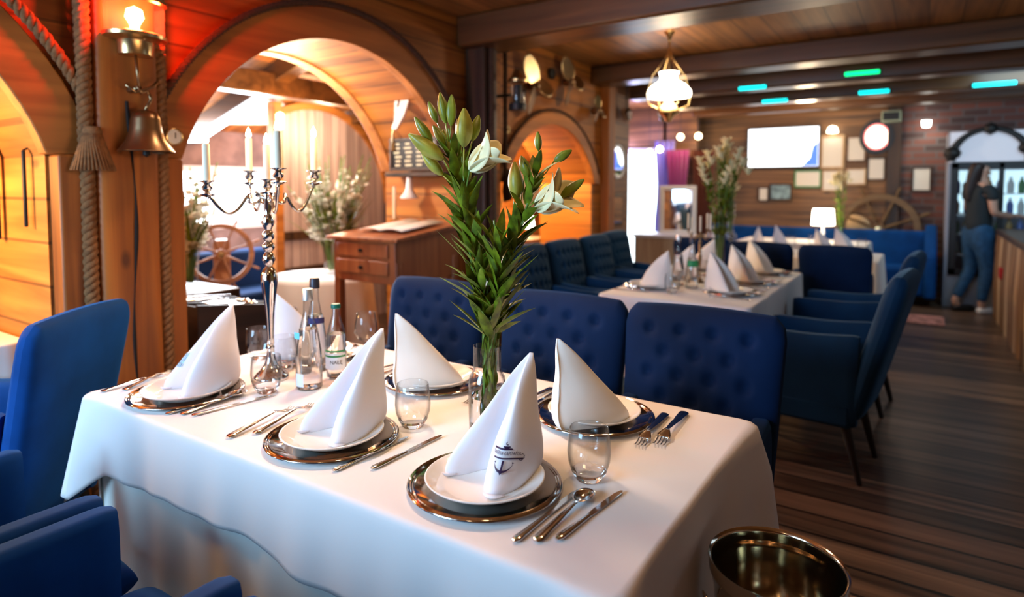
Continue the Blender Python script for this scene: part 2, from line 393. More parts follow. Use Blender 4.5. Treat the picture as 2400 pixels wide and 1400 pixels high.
# far walls
mb = MB().box((-1.6, 9.65, 1.31), (2.6, .1, 2.62)); struct('wall_far', mb, M['farwood'], smooth=0)
mb = MB().box((1.35, 9.66, 1.31), (3.4, .12, 2.62)); struct('wall_far_brick', mb, M['brick'], smooth=0)
mb = MB().box((-4.9, 10.1, 1.31), (4.2, .1, 2.62)).box((-2.85, 9.85, 1.31), (.1, .5, 2.62)); struct('wall_far_left', mb, M['farwood'], smooth=0)
mb = MB().box((2.95, 4, 1.31), (.1, 13.2, 2.62)); struct('wall_right', mb, M['farwood'], smooth=0)
mb = MB().box((0, -2.15, .45), (6, .1, .9)).box((1.1, -2.15, 1.75), (4, .1, 1.7)); struct('wall_near', mb, M['farwood'], smooth=0)
mb = MB().box((-4.95, 6.65, 1.31), (3.1, .1, 2.62)); struct('wall_annex_right', mb, M['stone'], smooth=0)
# alcove of the small arch
mb = MB().add([(-3.9, 4.0, 0), (-3.9, 6.6, 0), (-3.9, 6.6, 2.4), (-3.9, 4.0, 2.4)], [(0, 1, 2, 3)]); struct('wall_alcove', mb, M['wallwood'], smooth=0)
mb = MB().add([(-3.4, 4.02, 0), (-3.9, 4.02, 0), (-3.9, 4.02, 2.4), (-3.4, 4.02, 2.4)], [(0, 1, 2, 3)]).add([(-3.4, 4.02, 2.3), (-3.9, 4.02, 2.3), (-3.9, 6.6, 2.3), (-3.4, 6.6, 2.3)], [(0, 1, 2, 3)]); struct('wall_alcove_side', mb, M['reveal'], smooth=0)
# alcove of the left arch
mb = MB().add([(-4.4, -1.2, 0), (-4.4, 1.25, 0), (-4.4, 1.25, 2.5), (-4.4, -1.2, 2.5)], [(0, 1, 2, 3)]).add([(-4.4, 1.25, 0), (-3.4, 1.25, 0), (-3.4, 1.25, 2.5), (-4.4, 1.25, 2.5)], [(0, 1, 2, 3)]).add([(-4.4, -1.2, 2.4), (-4.4, 1.25, 2.4), (-3.4, 1.25, 2.4), (-3.4, -1.2, 2.4)], [(0, 1, 2, 3)]); struct('wall_alcove_left', mb, M['wallwood'], smooth=0)
# annex: far wall with windows, sloping ceiling with beams
X2 = -5.8
mb = MB()
for y0, y1, z0, z1 in ((1.3, 2.75, 0, 2.9), (4.15, 6.6, 0, 2.9), (2.75, 4.15, 0, 1.0), (2.75, 4.15, 1.62, 2.9)):
    mb.box((X2-.05, (y0+y1)/2, (z0+z1)/2), (.1, y1-y0, z1-z0))
struct('wall_annex', mb, M['stone'], smooth=0)
mb = MB().box((X2-.05, 2.79, 1.31), (.08, .06, .62)).box((X2-.05, 4.11, 1.31), (.08, .06, .62)).box((X2-.05, 3.45, 1.03), (.08, 1.3, .06)).box((X2-.05, 3.45, 1.59), (.08, 1.3, .06)).box((X2-.05, 3.5, 1.31), (.06, .05, .6))
w1 = struct('window_1', mb, M['white'], smooth=0)
mb = MB().box((X2-.07, 3.45, 1.31), (.01, 1.3, .56)); obj('window_pane', mb, M['sky'], w1)
mb = MB().add([(-5.85, 1.3, 1.95), (-3.4, 1.3, 2.75), (-3.4, 6.6, 2.75), (-5.85, 6.6, 1.95)], [(0, 1, 2, 3)])
mb.add([(-3.4, 1.3, ZC), (-3.4, 6.6, ZC), (-3.4, 6.6, 2.8), (-3.4, 1.3, 2.8)], [(0, 1, 2, 3)]); struct('ceiling_annex', mb, M['soffit'], smooth=0)
for yy in (2.15, 3.25, 4.6):
    mb = MB(); Mx = Matrix.Translation((-4.6, yy, 2.28)) @ Matrix.Rotation(-atan2(.8, 2.45), 4, 'Y'); mb.box((0, 0, 0), (2.5, .14, .16), Mx)
    struct('trim_%d' % n, mb, M['beam'], bevel=.01); n += 1
mb = MB().box((-4.5, 1.28, 1.3), (2.4, .06, 2.9)); struct('wall_annex_left', mb, M['wallwood'], smooth=0)
mb = MB().box((-4.45, 2.95, 2.24), (.14, 3.3, .18)); struct('trim_%d' % n, mb, M['beam'], bevel=.01); n += 1
# ceiling beams of the hall
for y0, y1, zb in ((3.52, 3.86, 2.40), (5.66, 5.96, 2.44), (6.62, 6.86, 2.40), (7.75, 7.98, 2.40), (8.9, 9.1, 2.42)):
    mb = MB().box((0, (y0+y1)/2, (zb+ZC)/2), (5.6, y1-y0, ZC-zb)); struct('trim_%d' % n, mb, M['beam'], bevel=.02); n += 1
mb = MB().box((-4.3, 6.66, 2.2), (1.5, .12, .3)); struct('trim_%d' % n, mb, M['beam'], bevel=.02); n += 1
#PART2
# ================================================================ dining table in the foreground
def table(nm, x0, x1, y0, y1, label, z=.757):
    t = thing(nm, label, 'table', ((x0+x1)/2, (y0+y1)/2, 0))
    hx, hy = (x1-x0)/2-.02, (y1-y0)/2-.02
    obj('tabletop', MB().box((0, 0, z-.015), (2*hx, 2*hy, .03)), M['blond'], t, bevel=.004)
    for sx in (-1, 1):
        for sy in (-1, 1): obj('leg', MB().box((sx*(hx-.05), sy*(hy-.05), (z-.03)/2), (.07, .07, z-.03), taper=.8), M['blond'], t, bevel=.005)
    return t
def cloth_mesh(x0, x1, y0, y1, z, drop, r=.035, inset=0, amp=.012, seedv=1, flare=.03, top=True, nv=16, nu=420, lean=.0, far_corner=False):
    rnd = random.Random(seedv)
    x0 += inset; x1 -= inset; y0 += inset; y1 -= inset
    # perimeter points with outward normals (rounded rectangle)
    segs = []; W = x1-x0-2*r; H = y1-y0-2*r; q = pi*r/2
    per = 2*W+2*H+4*q
    def P(s):
        s = s % per
        for (L, kind) in ((W, 0), (q, 1), (H, 2), (q, 3), (W, 4), (q, 5), (H, 6), (q, 7)):
            if s <= L+1e-9:
                a = s/r if kind % 2 else 0
                if kind == 0: return (x0+r+s, y0), (0, -1), None
                if kind == 1: n = (sin(a), -cos(a)); return (x1-r+r*n[0], y0+r+r*n[1]), n, 'se'
                if kind == 2: return (x1, y0+r+s), (1, 0), None
                if kind == 3: n = (cos(a), sin(a)); return (x1-r+r*n[0], y1-r+r*n[1]), n, 'ne'
                if kind == 4: return (x1-r-s, y1), (0, 1), None
                if kind == 5: n = (-sin(a), cos(a)); return (x0+r+r*n[0], y1-r+r*n[1]), n, 'nw'
                if kind == 6: return (x0, y1-r-s), (-1, 0), None
                if kind == 7: n = (-cos(a), -sin(a)); return (x0+r+r*n[0], y0+r+r*n[1]), n, 'sw'
            s -= L
        return (x0+r, y0), (0, -1), None
    cs = [W+q/2, W+q+H+q/2, 2*W+2*q+H+q/2, 2*W+3*q+2*H+q/2]
    ph = [rnd.uniform(0, 6) for _ in range(8)]
    mb = MB(); rings = []
    # denser sampling at corners
    ss = sorted(set([round(per*i/nu, 5) for i in range(nu)]+[round(c+q*k/10, 5) for c in cs for k in range(-8, 9)]))
    def prof(s, v):
        (px, py), n, _ = P(s)
        dc = min(min(abs(s-c), per-abs(s-c)) for c in cs)
        c = math.exp(-(dc/.10)**2)
        side = 0 if n[1] < -.7 else 1 if n[0] > .7 else 2 if n[1] > .7 else 3
        cc_ = .3 if (n[1] > .3 and drop[2] < .1) else 1
        d = (drop[0]*max(0, -n[1])**2+drop[1]*max(0, n[0])**2+drop[2]*max(0, n[1])**2+drop[3]*max(0, -n[0])**2)+c*.10*cc_+.012*cc_*sin(s*5+ph[0])+.006*sin(s*17+ph[1])
        if far_corner: d = max(d, .46*math.exp(-(max(0, abs(s-cs[1])-.02)/.07)**2))
        wv = (sin(s*11+ph[2])+.6*sin(s*23+ph[3])+.4*sin(s*41+ph[4]))*amp
        # fold beside the corners
        if far_corner and n[0] > .5: lean_x = .032*min(1, v*3)*math.exp(-(max(0, abs(s-cs[1])-.12)/.16)**2)
        else: lean_x = 0
        cf = math.exp(-((dc-.11)/.05)**2)*.02
        out = flare*c*1.6*v+lean*v+wv*v-cf*v*(.3 if lean_x else 1)+lean_x
        if v < .12:
            a = v/.12*pi/2; rr = .012
            return (px+n[0]*(out+rr*sin(a)-rr), py+n[1]*(out+rr*sin(a)-rr), z-rr*(1-cos(a)))
        return (px+n[0]*out, py+n[1]*out, z-.012-d*(v-.12)/.88)
    vs = [0, .04, .08, .12]+[.12+.88*(j+1)/nv for j in range(nv)]
    m = len(ss)
    for v in vs:
        rings.append([len(mb.v)+k for k in range(m)]); mb.v += [V(prof(s, v)) for s in ss]
    for a, b in zip(rings, rings[1:]):
        for k in range(m): k2 = (k+1) % m; mb.f.append((a[k], b[k], b[k2], a[k2]))
    if top: mb.f.append(tuple(rings[0]))
    return mb
TX0, TX1, TY0, TY1, TZ = -2.16, -.37, .85, 1.76, .765
table('dining_table', TX0, TX1, TY0, TY1, 'rectangular dining table hidden under the white cloth in the foreground')
o = obj('undercloth', cloth_mesh(TX0, TX1, TY0, TY1, TZ-.003, (.58, .6, .05, .5), inset=.014, amp=.010, seedv=5, flare=.0, top=False), M['under'], smooth=180)
tag(o, 'pale longer undercloth showing below the hem of the white tablecloth', 'tablecloth')
o = obj('tablecloth', cloth_mesh(TX0, TX1, TY0, TY1, TZ, (.19, .42, .05, .19), amp=.006, seedv=3, flare=.04, lean=.012, far_corner=True), M['cloth'], smooth=50, solid=.0015)
tag(o, 'white linen tablecloth draped over the foreground dining table', 'tablecloth')

# ---------------------------------------------------------------- place settings
def charger(label, x, y, first=[None]):
    if first[0]:
        return dup(first[0], (x, y, TZ), label=label)
    t = thing('charger_plate', label, 'charger plate', (x, y, TZ), 0, 'silver charger plates on the foreground table')
    p = [(0, .002), (.118, .002), (.124, .005), (.148, .0105), (.151, .0135), (.1535, .0125), (.156, .015), (.1585, .0135), (.162, .016), (.165, .0145), (.1655, .012), (.162, .010), (.148, .0065), (.12, .0005), (0, 0)]
    obj('plate_body', MB().lathe(p, 96), M['silver'], t, smooth=60); first[0] = t; return t
def plate(label, x, y, first=[None]):
    if first[0]: return dup(first[0], (x, y, TZ+.0025), label=label)
    t = thing('dinner_plate', label, 'plate', (x, y, TZ+.0025), 0, 'white dinner plates on the foreground table')
    p = [(0, .006), (.082, .006), (.09, .010), (.118, .024), (.124, .0275), (.1265, .028), (.128, .0265), (.1265, .024), (.118, .019), (.085, .003), (.078, 0), (.072, .003), (0, .003)]
    obj('plate_body', MB().lathe(p, 96), M['china'], t, smooth=60); first[0] = t; return t
# napkin: folded cone with two rounded lobes meeting at a back spine
NB = [(.032, .165), (.064, .135), (.084, .090), (.086, .035), (.076, -.015), (.056, -.046), (.030, -.046), (.004, -.020), (-.012, .018), (-.026, .052), (-.034, .060), (-.046, .040), (-.062, .006), (-.084, -.022), (-.104, -.026), (-.108, -.004), (-.088, .040), (-.050, .092), (-.004, .135), (.03, .160)]
def catm(pts, u, closed=True):
    n = len(pts); f = (u % 1.0)*n; i = int(f); t = f-i
    p0, p1, p2, p3 = [pts[(i+k-1) % n] for k in range(4)]
    return [0.5*((2*b)+(-a+c)*t+(2*a-5*b+4*c-d)*t*t+(-a+3*b-3*c+d)*t**3) for a, b, c, d in zip(p0, p1, p2, p3)]
def napsurf(u, t, base, apex, hgt, wob=0, off=0):
    x, y = catm(base, u); ax, ay = apex
    k = t**.93
    # meridians bulge slightly outwards, hem tucks under
    r = k+(.17 if x > .06 else .03+.14*max(0, min(1, x/.06)) if x > 0 else .03)*sin(pi*t)*(1-.2*t)
    X = ax+(x-ax)*r; Y = ay+(y-ay)*r
    if t > .86: # tuck
        q = (t-.86)/.14; cx, cy = .0, .04; X += (cx-x)*.10*q*q; Y += (cy-y)*.10*q*q
    Z = hgt*(1-t)
    # hollow of the crease closes near the top
    X += wob*sin(9*t+u*14)*.003
    return X, Y, Z
def napsurf_n(u, t, base, apex, hgt, off):
    e = 1e-3
    p = V(napsurf(u, t, base, apex, hgt)); a = V(napsurf(u+e, t, base, apex, hgt))-p; b = V(napsurf(u, t+e, base, apex, hgt))-p
    nrm = a.cross(b).normalized()
    c = V(((.0), (.06), p.z))
    if nrm.dot(V((p.x, p.y, 0))-V((.02, .1, 0))) < 0: nrm = -nrm
    return p+nrm*off
def napkin(label, x, y, rz, h=.243, base=NB, apex=(.020, .158), material='nap', z=None, seedv=0, s=1, cat='napkin', grp='standing folded napkins on the foreground table', pname='napkin'):
    t = thing(pname, label, 'napkin', (x, y, TZ+.009 if z is None else z), rz, grp)
    t.scale = (s, s, s)
    mb = MB(); nu, nv = 120, 30
    mb.grid(lambda u, v: napsurf(u, .012+.988*v, base, apex, h, 1), nu, nv, cu=True)
    mb.f.append(tuple(range(nu)))
    mb.f.append(tuple(range((nv-1)*nu, nv*nu))[::-1])
    obj('folded_cloth', mb, M[material], t, smooth=75)
    # hem folds lying on the plate
    for uu in ((.22, .30), (.62, .72)):
        mb = MB(); pts = []
        for k in range(14):
            u = uu[0]+(uu[1]-uu[0])*k/13; px, py = catm(base, u); pts.append((px*1.0, py*1.0, .004))
        mb.tube(pts, [.0035*sin(pi*(k+1)/15)+.001 for k in range(14)], 8)
        obj('hem_fold', mb, M[material], t, smooth=180)
    return t
S = [('P1', -.76, 1.048, 0), ('P2', -1.228, 1.038, 0), ('P3', -1.872, 1.023, 0), ('P5', -.743, 1.54, pi), ('P4', -1.315, 1.535, pi), ('P6', -1.90, 1.545, pi)]
where = {'P1': 'nearest the camera', 'P2': 'second from the right on the near side', 'P3': 'at the left near corner of the table', 'P5': 'at the right end of the far side', 'P4': 'far side, left of the flower vase', 'P6': 'far left, behind the bottles'}
NAPL = {'P1': 'white napkin folded in a cone with a purple anchor emblem', 'P2': 'plain lilac-white napkin standing in two folds in the middle of the near side',
        'P3': 'white napkin with pale blue printing inside its fold, at the left table corner', 'P5': 'cream napkin standing with its sloping back to the camera, right of the vase',
        'P4': 'cream napkin with dark printed stripes at its right foot, behind the short tumbler', 'P6': 'white napkin half hidden behind the water bottles'}
for k, x, y, rz in S:
    charger('round silver charger plate with ribbed rim '+where[k], x, y)
    plate('white dinner plate on the silver charger '+where[k], x, y)
naps = {}
for i, (k, x, y, rz) in enumerate(S):
    dx = {'P4': .008, 'P6': -.02}.get(k, 0)
    ap = {'P2': (.04, .155), 'P3': (.018, .15), 'P5': (.047, .142), 'P4': (.045, .142)}.get(k, (.020, .158))
    naps[k] = napkin(NAPL[k], x+dx, y, rz+{'P2': .12, 'P3': .05, 'P5': .08, 'P4': .03}.get(k, 0), apex=ap, material='nap' if k in ('P1', 'P2', 'P3', 'P6') else 'napcream', h={'P5': .24, 'P4': .243}.get(k, .252))
# emblem printed on the nearest napkin
LU, LT = .236, .715
def mapnap(dx, dy, off=.0012):
    # dx, dy metres on the cloth around the emblem centre
    du = dx/.50; dt = -dy/.262
    a = .10                                   # the print is turned a little clockwise
    u = LU-du; t = LT+dt
    return napsurf_n(u, t, NB, (.020, .158), .252, off)
def logo_grid(fn, nu, nv, mb):
    mb.grid(lambda u, v: mapnap(*rotl(*fn(u, v))), nu, nv)
def rotl(x, y, a=-.13): return (x*cos(a)-y*sin(a), x*sin(a)+y*cos(a))
em = MB()
def arcy(x, b=0): return -(x*x)*5.2+b
HW = .038
logo_grid(lambda u, v: ((u-.5)*2*HW*1.04, arcy((u-.5)*2*HW, .013)+v*.0034), 40, 2, em)
logo_grid(lambda u, v: ((u-.5)*2*HW*.9, arcy((u-.5)*2*HW*.9, -.0035)+v*.0028), 40, 2, em)
for sg in (-1, 1):
    logo_grid(lambda u, v: (sg*(HW*1.0-.004*u+v*.0012), arcy(HW, .013)-u*.0125), 8, 2, em)
    logo_grid(lambda u, v: (sg*(HW*.97-.010*u), arcy(HW, .013)-.012-.003*sin(pi*u)-v*.0014), 8, 2, em)
# anchor
logo_grid(lambda u, v: ((u-.5)*.0034, -.006-v*.020), 3, 8, em)
logo_grid(lambda u, v: ((u-.5)*.015, .0175+v*.0026), 6, 2, em)
logo_grid(lambda u, v: ((u-.5)*.010, .0155+v*.002), 6, 2, em)
logo_grid(lambda u, v: ((.0022+v*.0018)*cos(2*pi*u), .0255+(.0022+v*.0018)*sin(2*pi*u)), 20, 2, em)
for sg in (-1, 1):
    logo_grid(lambda u, v: (sg*(.019*sin(u*1.35)+0), -.0285+.019*(1-cos(u*1.35))+v*(.0042*(1-u)+.001)), 14, 2, em)
    logo_grid(lambda u, v: (sg*(.0165+.0035*u*(1-v)), -.0135+.003*v+.001*u), 3, 3, em)
logo_grid(lambda u, v: ((u-.5)*.008*(v), -.0325+v*.007), 4, 3, em)
obj('printed_emblem', em, M['ink'], naps['P1'], smooth=0, label='purple anchor emblem with lettered banner')
def text_mb(s, size, fn, mb, cuts=0):
    cu = bpy.data.curves.new('t', 'FONT'); cu.body = s; cu.size = size; cu.align_x = 'CENTER'; cu.align_y = 'CENTER'; cu.resolution_u = 2
    to = bpy.data.objects.new('t', cu); COL.objects.link(to); bpy.context.view_layer.update()
    me = bpy.data.meshes.new_from_object(to.evaluated_get(bpy.context.evaluated_depsgraph_get()))
    mb.add([fn(v.co.x, v.co.y) for v in me.vertices], [tuple(p.vertices) for p in me.polygons])
    bpy.data.objects.remove(to); bpy.data.curves.remove(cu); bpy.data.meshes.remove(me)
tm = MB(); text_mb('TAWERNA KAPITAŃSKA', .0098, lambda x, y: mapnap(*rotl(x*.62, arcy(x*.62, .0068)+y*1.0), .0014), tm)
obj('printed_words', tm, M['ink'], naps['P1'], smooth=0)
# blue print strip inside the left napkin and dark stripes on the far one
def strip_on(nap, u0, u1, t0, t1, m, nm, label, n_=1, apex=(.042, .16), h=.24):
    mb = MB()
    for k in range(n_):
        a = u0+(u1-u0)*k/n_; b = u0+(u1-u0)*(k+(.6 if n_ > 1 else 1))/n_
        mb.grid(lambda u, v: napsurf_n(a+(b-a)*u, t0+(t1-t0)*v, NB, apex, h, .0013), 6, 6)
    obj(nm, mb, m, nap, smooth=0, label=label)
M['paleprint'] = mat('pale_blue_print', (.25, .5, .62), .7, var=.6, vscale=120)
strip_on(naps['P3'], .60, .70, .58, .74, M['paleprint'], 'printed_band', 'pale blue printed band', 6, (.018, .15), .252)
strip_on(naps['P4'], .655, .69, .80, .90, M['inkb'], 'printed_band', 'dark blue printed stripes', 3, (.045, .142), .243)

# ---------------------------------------------------------------- cutlery (origin at the handle end, pointing along +y)
def handle(L0, L1, w0, w1, th, mb, z=.004, arch=0):
    n = 16
    pts = [];R = []
    for i in range(n):
        t = i/(n-1); pts.append((0, L0+(L1-L0)*t, z+arch*sin(pi*t*.9))); R.append((w0*(1-t)+w1*t)*(1 if i else .35) if i != 1 else w0*.85)
    mb.tube(pts, R, 14, flat=th)
    return mb
def mk_knife(label, grp):
    t = thing('table_knife', label, 'knife', (0,0,0), 0, grp)
    obj('handle', handle(0, .112, .0095, .0048, .42, MB(), .0045), M['silvers'], t, smooth=60)
    mb = MB(); out = [(-.0055, .108), (-.0075, .135), (-.0085, .175), (-.0078, .215), (-.004, .233), (.001, .236), (.0045, .225), (.0055, .18), (.0055, .13), (.005, .108)]
    mb.prism(out, 'z', .0035, .0052); obj('blade', mb, M['silvers'], t, smooth=30, bevel=.0006, seg=1)
    return t
def mk_fork(label, grp, L=.195):
    t = thing('table_fork', label, 'fork', (0,0,0), 0, grp)
    mb = MB(); pts = []; R = []
    for i in range(20):
        q = i/19; y = q*.135; pts.append((0, y, .004+.010*max(0, q-.45)**1.2*2+.004*sin(pi*q))); R.append([.0085, .0095][q > .05]*(1-q)**.8*.75+.0032 if q > .001 else .005)
    mb.tube(pts, R, 12, flat=.35); obj('handle', mb, M['silvers'], t, smooth=60)
    mb = MB()
    def hd(u, v):
        y = .132+.028*v; wdt = .0035+.009*min(1, (v*1.3))**.8; return ((u-.5)*2*wdt, y, .0135-.007*v+abs(u-.5)**2*.004)
    mb.grid(hd, 8, 8); obj('neck', mb, M['silvers'], t, smooth=180, solid=.0016)
    mb = MB()
    for k in range(4):
        x = (k-1.5)*.0062; mb.tube([(x, .158, .0068), (x, .172, .0035), (x, .185, .003), (x*1.02, L, .0065)], [.0016, .0015, .0013, .0006], 6)
    obj('tines', mb, M['silvers'], t, smooth=180); return t
def mk_spoon(label, grp):
    t = thing('soup_spoon', label, 'spoon', (0,0,0), 0, grp)
    mb = MB(); pts = []; R = []
    for i in range(20):
        q = i/19; y = q*.155; pts.append((0, y, .004+.012*max(0, q-.4)**1.2+.003*sin(pi*q))); R.append(.0095*(1-q)**.8*.8+.0032 if i else .005)
    mb.tube(pts, R, 12, flat=.35); obj('handle', mb, M['silvers'], t, smooth=60)
    mb = MB()
    def bowl(u, v):
        a = 2*pi*u; r = v; wx = .0205*(1-.12*cos(a)); return (wx*r*sin(a), .182-.031*r*cos(a), .004+.0095*r**2.2)
    mb.grid(bowl, 28, 8, cu=True); obj('bowl', mb, M['silvers'], t, smooth=180, solid=.0014); return t
def along(a, b): return atan2(-(b[0]-a[0]), b[1]-a[1])
G = 'cutlery on the foreground table'
k0 = mk_knife('steel knife nearest the silver charger of the emblem napkin', 'table knives on the foreground table'); f0 = mk_fork('left outer fork of the middle near setting', 'table forks on the foreground table'); s0 = mk_spoon('steel soup spoon between two knives in front of the tumbler', 'soup spoons on the foreground table')
used = set()
def cut(kind, a, b, label, sc=1):
    src = {'k': k0, 'f': f0, 's': s0}[kind]; rz = along(a, b); z = TZ+.0008
    if kind not in used: used.add(kind); src.location = (a[0], a[1], z); src.rotation_euler = (0, 0, rz); src['label'] = label; src.scale = (sc,)*3; return src
    return dup(src, (a[0], a[1], z), rz, label, scale=sc)
cut('k', (-.592, .902), (-.582, 1.13), 'steel knife lying between the emblem napkin charger and the spoon')
cut('s', (-.560, .925), (-.556, 1.14), 'steel soup spoon between two knives right of the emblem napkin')
cut('k', (-.531, .950), (-.504, 1.185), 'rightmost steel knife, right of the spoon at the near table end')
cut('k', (-1.082, .913), (-1.073, 1.145), 'steel knife touching the rim of the middle near charger')
cut('k', (-1.018, .968), (-1.008, 1.2), 'steel knife standing alone between the middle and the emblem settings')
cut('f', (-1.452, .892), (-1.496, 1.13), 'outer steel fork left of the middle near charger', 1.2)
cut('f', (-1.418, .944), (-1.474, 1.19), 'inner steel fork half under the rim of the middle near charger', 1.2)
cut('f', (-2.115, .885), (-2.132, 1.06), 'outer fork at the left edge of the table', .95)
cut('f', (-2.072, .93), (-2.150, 1.12), 'inner fork left of the left corner charger', 1.05)
cut('k', (-1.752, .893), (-1.738, 1.12), 'steel knife right beside the left corner charger')
cut('s', (-1.714, .915), (-1.728, 1.12), 'steel soup spoon right of the left corner charger')
cut('k', (-1.679, .927), (-1.642, 1.155), 'outer knife right of the left corner setting')
cut('f', (-.541, 1.706), (-.523, 1.43), 'outer fork at the far right table corner', 1.35)
cut('f', (-.583, 1.665), (-.560, 1.40), 'inner fork beside the far right charger', 1.3)
cut('k', (-.932, 1.70), (-.935, 1.47), 'knife beyond the emblem napkin, left of the far right charger')
cut('s', (-.962, 1.69), (-.965, 1.48), 'spoon beyond the emblem napkin, left of the far right charger')
cut('f', (-1.115, 1.64), (-1.10, 1.42), 'fork at the right of the far middle charger beside the vase', 1.15)
cut('k', (-1.52, 1.66), (-1.525, 1.43), 'knife left of the far middle charger behind the lilac napkin')
cut('s', (-1.555, 1.66), (-1.56, 1.45), 'spoon behind the green capped bottle')

# ---------------------------------------------------------------- glasses, bottles
def tumbler(label, x, y, first=[None], z=None, s=1):
    if first[0]: return dup(first[0], (x, y, TZ+.0008 if z is None else z), label=label, scale=s)
    t = thing('tumbler', label, 'glass', (x, y, TZ+.0008), 0, 'water tumblers on the foreground table')
    p = [(.0385, .0205), (.0455, .042), (.0475, .062), (.0462, .085), (.0425, .115), (.0417, .1162), (.0408, .115), (.0445, .085), (.0458, .062), (.0438, .042), (.0368, .0205)]
    obj('glass_body', MB().lathe(p, 64), M['glass'], t, smooth=180)
    obj('thick_base', MB().lathe([(0, 0), (.026, 0), (.0295, .004), (.0385, .020), (.036, .020), (.027, .0135), (0, .0115)], 64), M['glassbase'], t, smooth=50); first[0] = t; return t
tumbler('clear tumbler beside the near right knife tips', -.59, 1.20)
tumbler('clear tumbler between the lilac napkin and the emblem napkin', -1.119, 1.216)
tumbler('clear tumbler standing in front of the candelabra foot', -1.688, 1.172)
tumbler('clear tumbler left of the candelabra on the far edge', -2.05, 1.395)
def wineglass(label, x, y, first=[None]):
    if first[0]: return dup(first[0], (x, y, TZ+.0008), label=label)
    t = thing('wine_glass', label, 'glass', (x, y, TZ+.0008), 0, 'wine glasses on the foreground table')
    p = [(0, 0), (.036, 0), (.036, .0015), (.01, .004), (.0045, .010), (.004, .060), (.008, .068), (.030, .082), (.0425, .105), (.041, .135), (.034, .178), (.033, .179), (.0322, .178), (.039, .135), (.0405, .106), (.029, .085), (.006, .072), (0, .071)]
    obj('glass_body', MB().lathe(p, 56), M['glass'], t, smooth=180); first[0] = t; return t
wineglass('wine glass behind the lilac napkin', -1.70, 1.60)
wineglass('wine glass behind the candelabra shaft', -2.02, 1.50)
tumbler('clear tumbler right of the wine glass behind the bottles', -1.86, 1.36)
def bottle(label, x, y, h, r, neckr, capm, labm, capl, lab2=None, rz=0, water=.6):
    t = thing('water_bottle', label, 'bottle', (x, y, TZ+.0008), rz)
    if h > .28:
        p = [(0, 0), (r*.9, 0), (r, .006), (r, .085), (r*.96, .12), (r*.78, .17), (r*.52, .215), (neckr*1.1, .245), (neckr, h-.035), (neckr*1.12, h-.03), (neckr*1.1, h-.018), (neckr*.8, h-.016)]
    else:
        p = [(0, 0), (r*.85, 0), (r*.98, .008), (r, .03), (r, .10), (r*.97, .13), (r*.8, .165), (r*.5, .20), (neckr, .218), (neckr, h-.015), (neckr*.8, h-.012)]
    inner = [(max(0, q[0]-.0022), q[1]+(.003 if i < 2 else 0)) for i, q in enumerate(p)]
    obj('glass_body', MB().lathe(p+inner[::-1], 56), M['glass'], t, smooth=60)
    wl = h*water; wp = [(0, .0045)]+[(max(0, q[0]-.0026), max(q[1], .0045)) for q in p[1:] if q[1] < wl]
    rr = wp[-1][0]; wp += [(rr*.97, wl), (0, wl)]
    obj('water', MB().lathe(wp, 40), M['water'], t, smooth=60)
    obj('cap', MB().lathe([(0, h-.036 if h > .28 else h-.014), (neckr*1.25, h-.036 if h > .28 else h-.014), (neckr*1.28, h-.004), (neckr*1.1, h), (0, h)], 32), capm, t, smooth=40, label=capl)
    a0, a1, z0, z1 = labm[0:4]
    mb = MB().grid(lambda u, v: ((r+.0012)*cos(a0+(a1-a0)*u), (r+.0012)*sin(a0+(a1-a0)*u), z0+(z1-z0)*v), 30, 3)
    lb = obj('paper_label', mb, labm[4], t, smooth=180, label=labm[5])
    if lab2:
        for (b0, b1, y0, y1, mm) in lab2:
            mb = MB().grid(lambda u, v: ((r+.0018)*cos(b0+(b1-b0)*u), (r+.0018)*sin(b0+(b1-b0)*u), y0+(y1-y0)*v), 16, 3); obj('label_band', mb, mm, lb, smooth=180)
    return t
fc = radians(-57)   # direction from the bottles towards the viewer
M['palelabel'] = mat('pale_label', (.72, .76, .8), .6); M['cyan'] = mat('cyan_mark', (.12, .55, .8), .5); M['greenband'] = mat('green_band', (.02, .25, .08), .5)
M['capsil'] = mat('silver_cap', (.7, .68, .65), .35, .8); M['capdark'] = mat('dark_cap', (.05, .05, .07), .35, .4)
bottle('tall glass water bottle with silver cap in front of the others', -1.615, 1.275, .318, .041, .0135, M['capsil'], (fc-.9, fc-.1, .014, .055, M['palelabel'], 'pale paper label'), 'silver cap', [(fc-1.1, fc-.35, .165, .185, M['cyan'])] )
bottle('tall glass bottle with dark cap behind the silver capped bottle', -1.755, 1.415, .325, .038, .0135, M['capdark'], (fc-.3, fc+1.2, .17, .19, M['darkblue'], 'dark blue neck label'), 'black cap')
bb = bottle('short plastic water bottle with dark green cap', -1.625, 1.395, .25, .034, .0125, M['green'], (fc-1.2, fc+1.2, .035, .09, M['palelabel'], 'white and green label'), 'dark green cap', [(fc-1.2, fc+1.2, .077, .083, M['greenband']), (fc-1.2, fc+1.2, .094, .10, M['greenband'])])
tm = MB(); text_mb('NAŁĘ', .017, lambda x, y: ((.0362)*cos(fc+.25+x/.036), .0362*sin(fc+.25+x/.036), .060+y), tm); obj('label_words', tm, M['black'], bb, smooth=0)

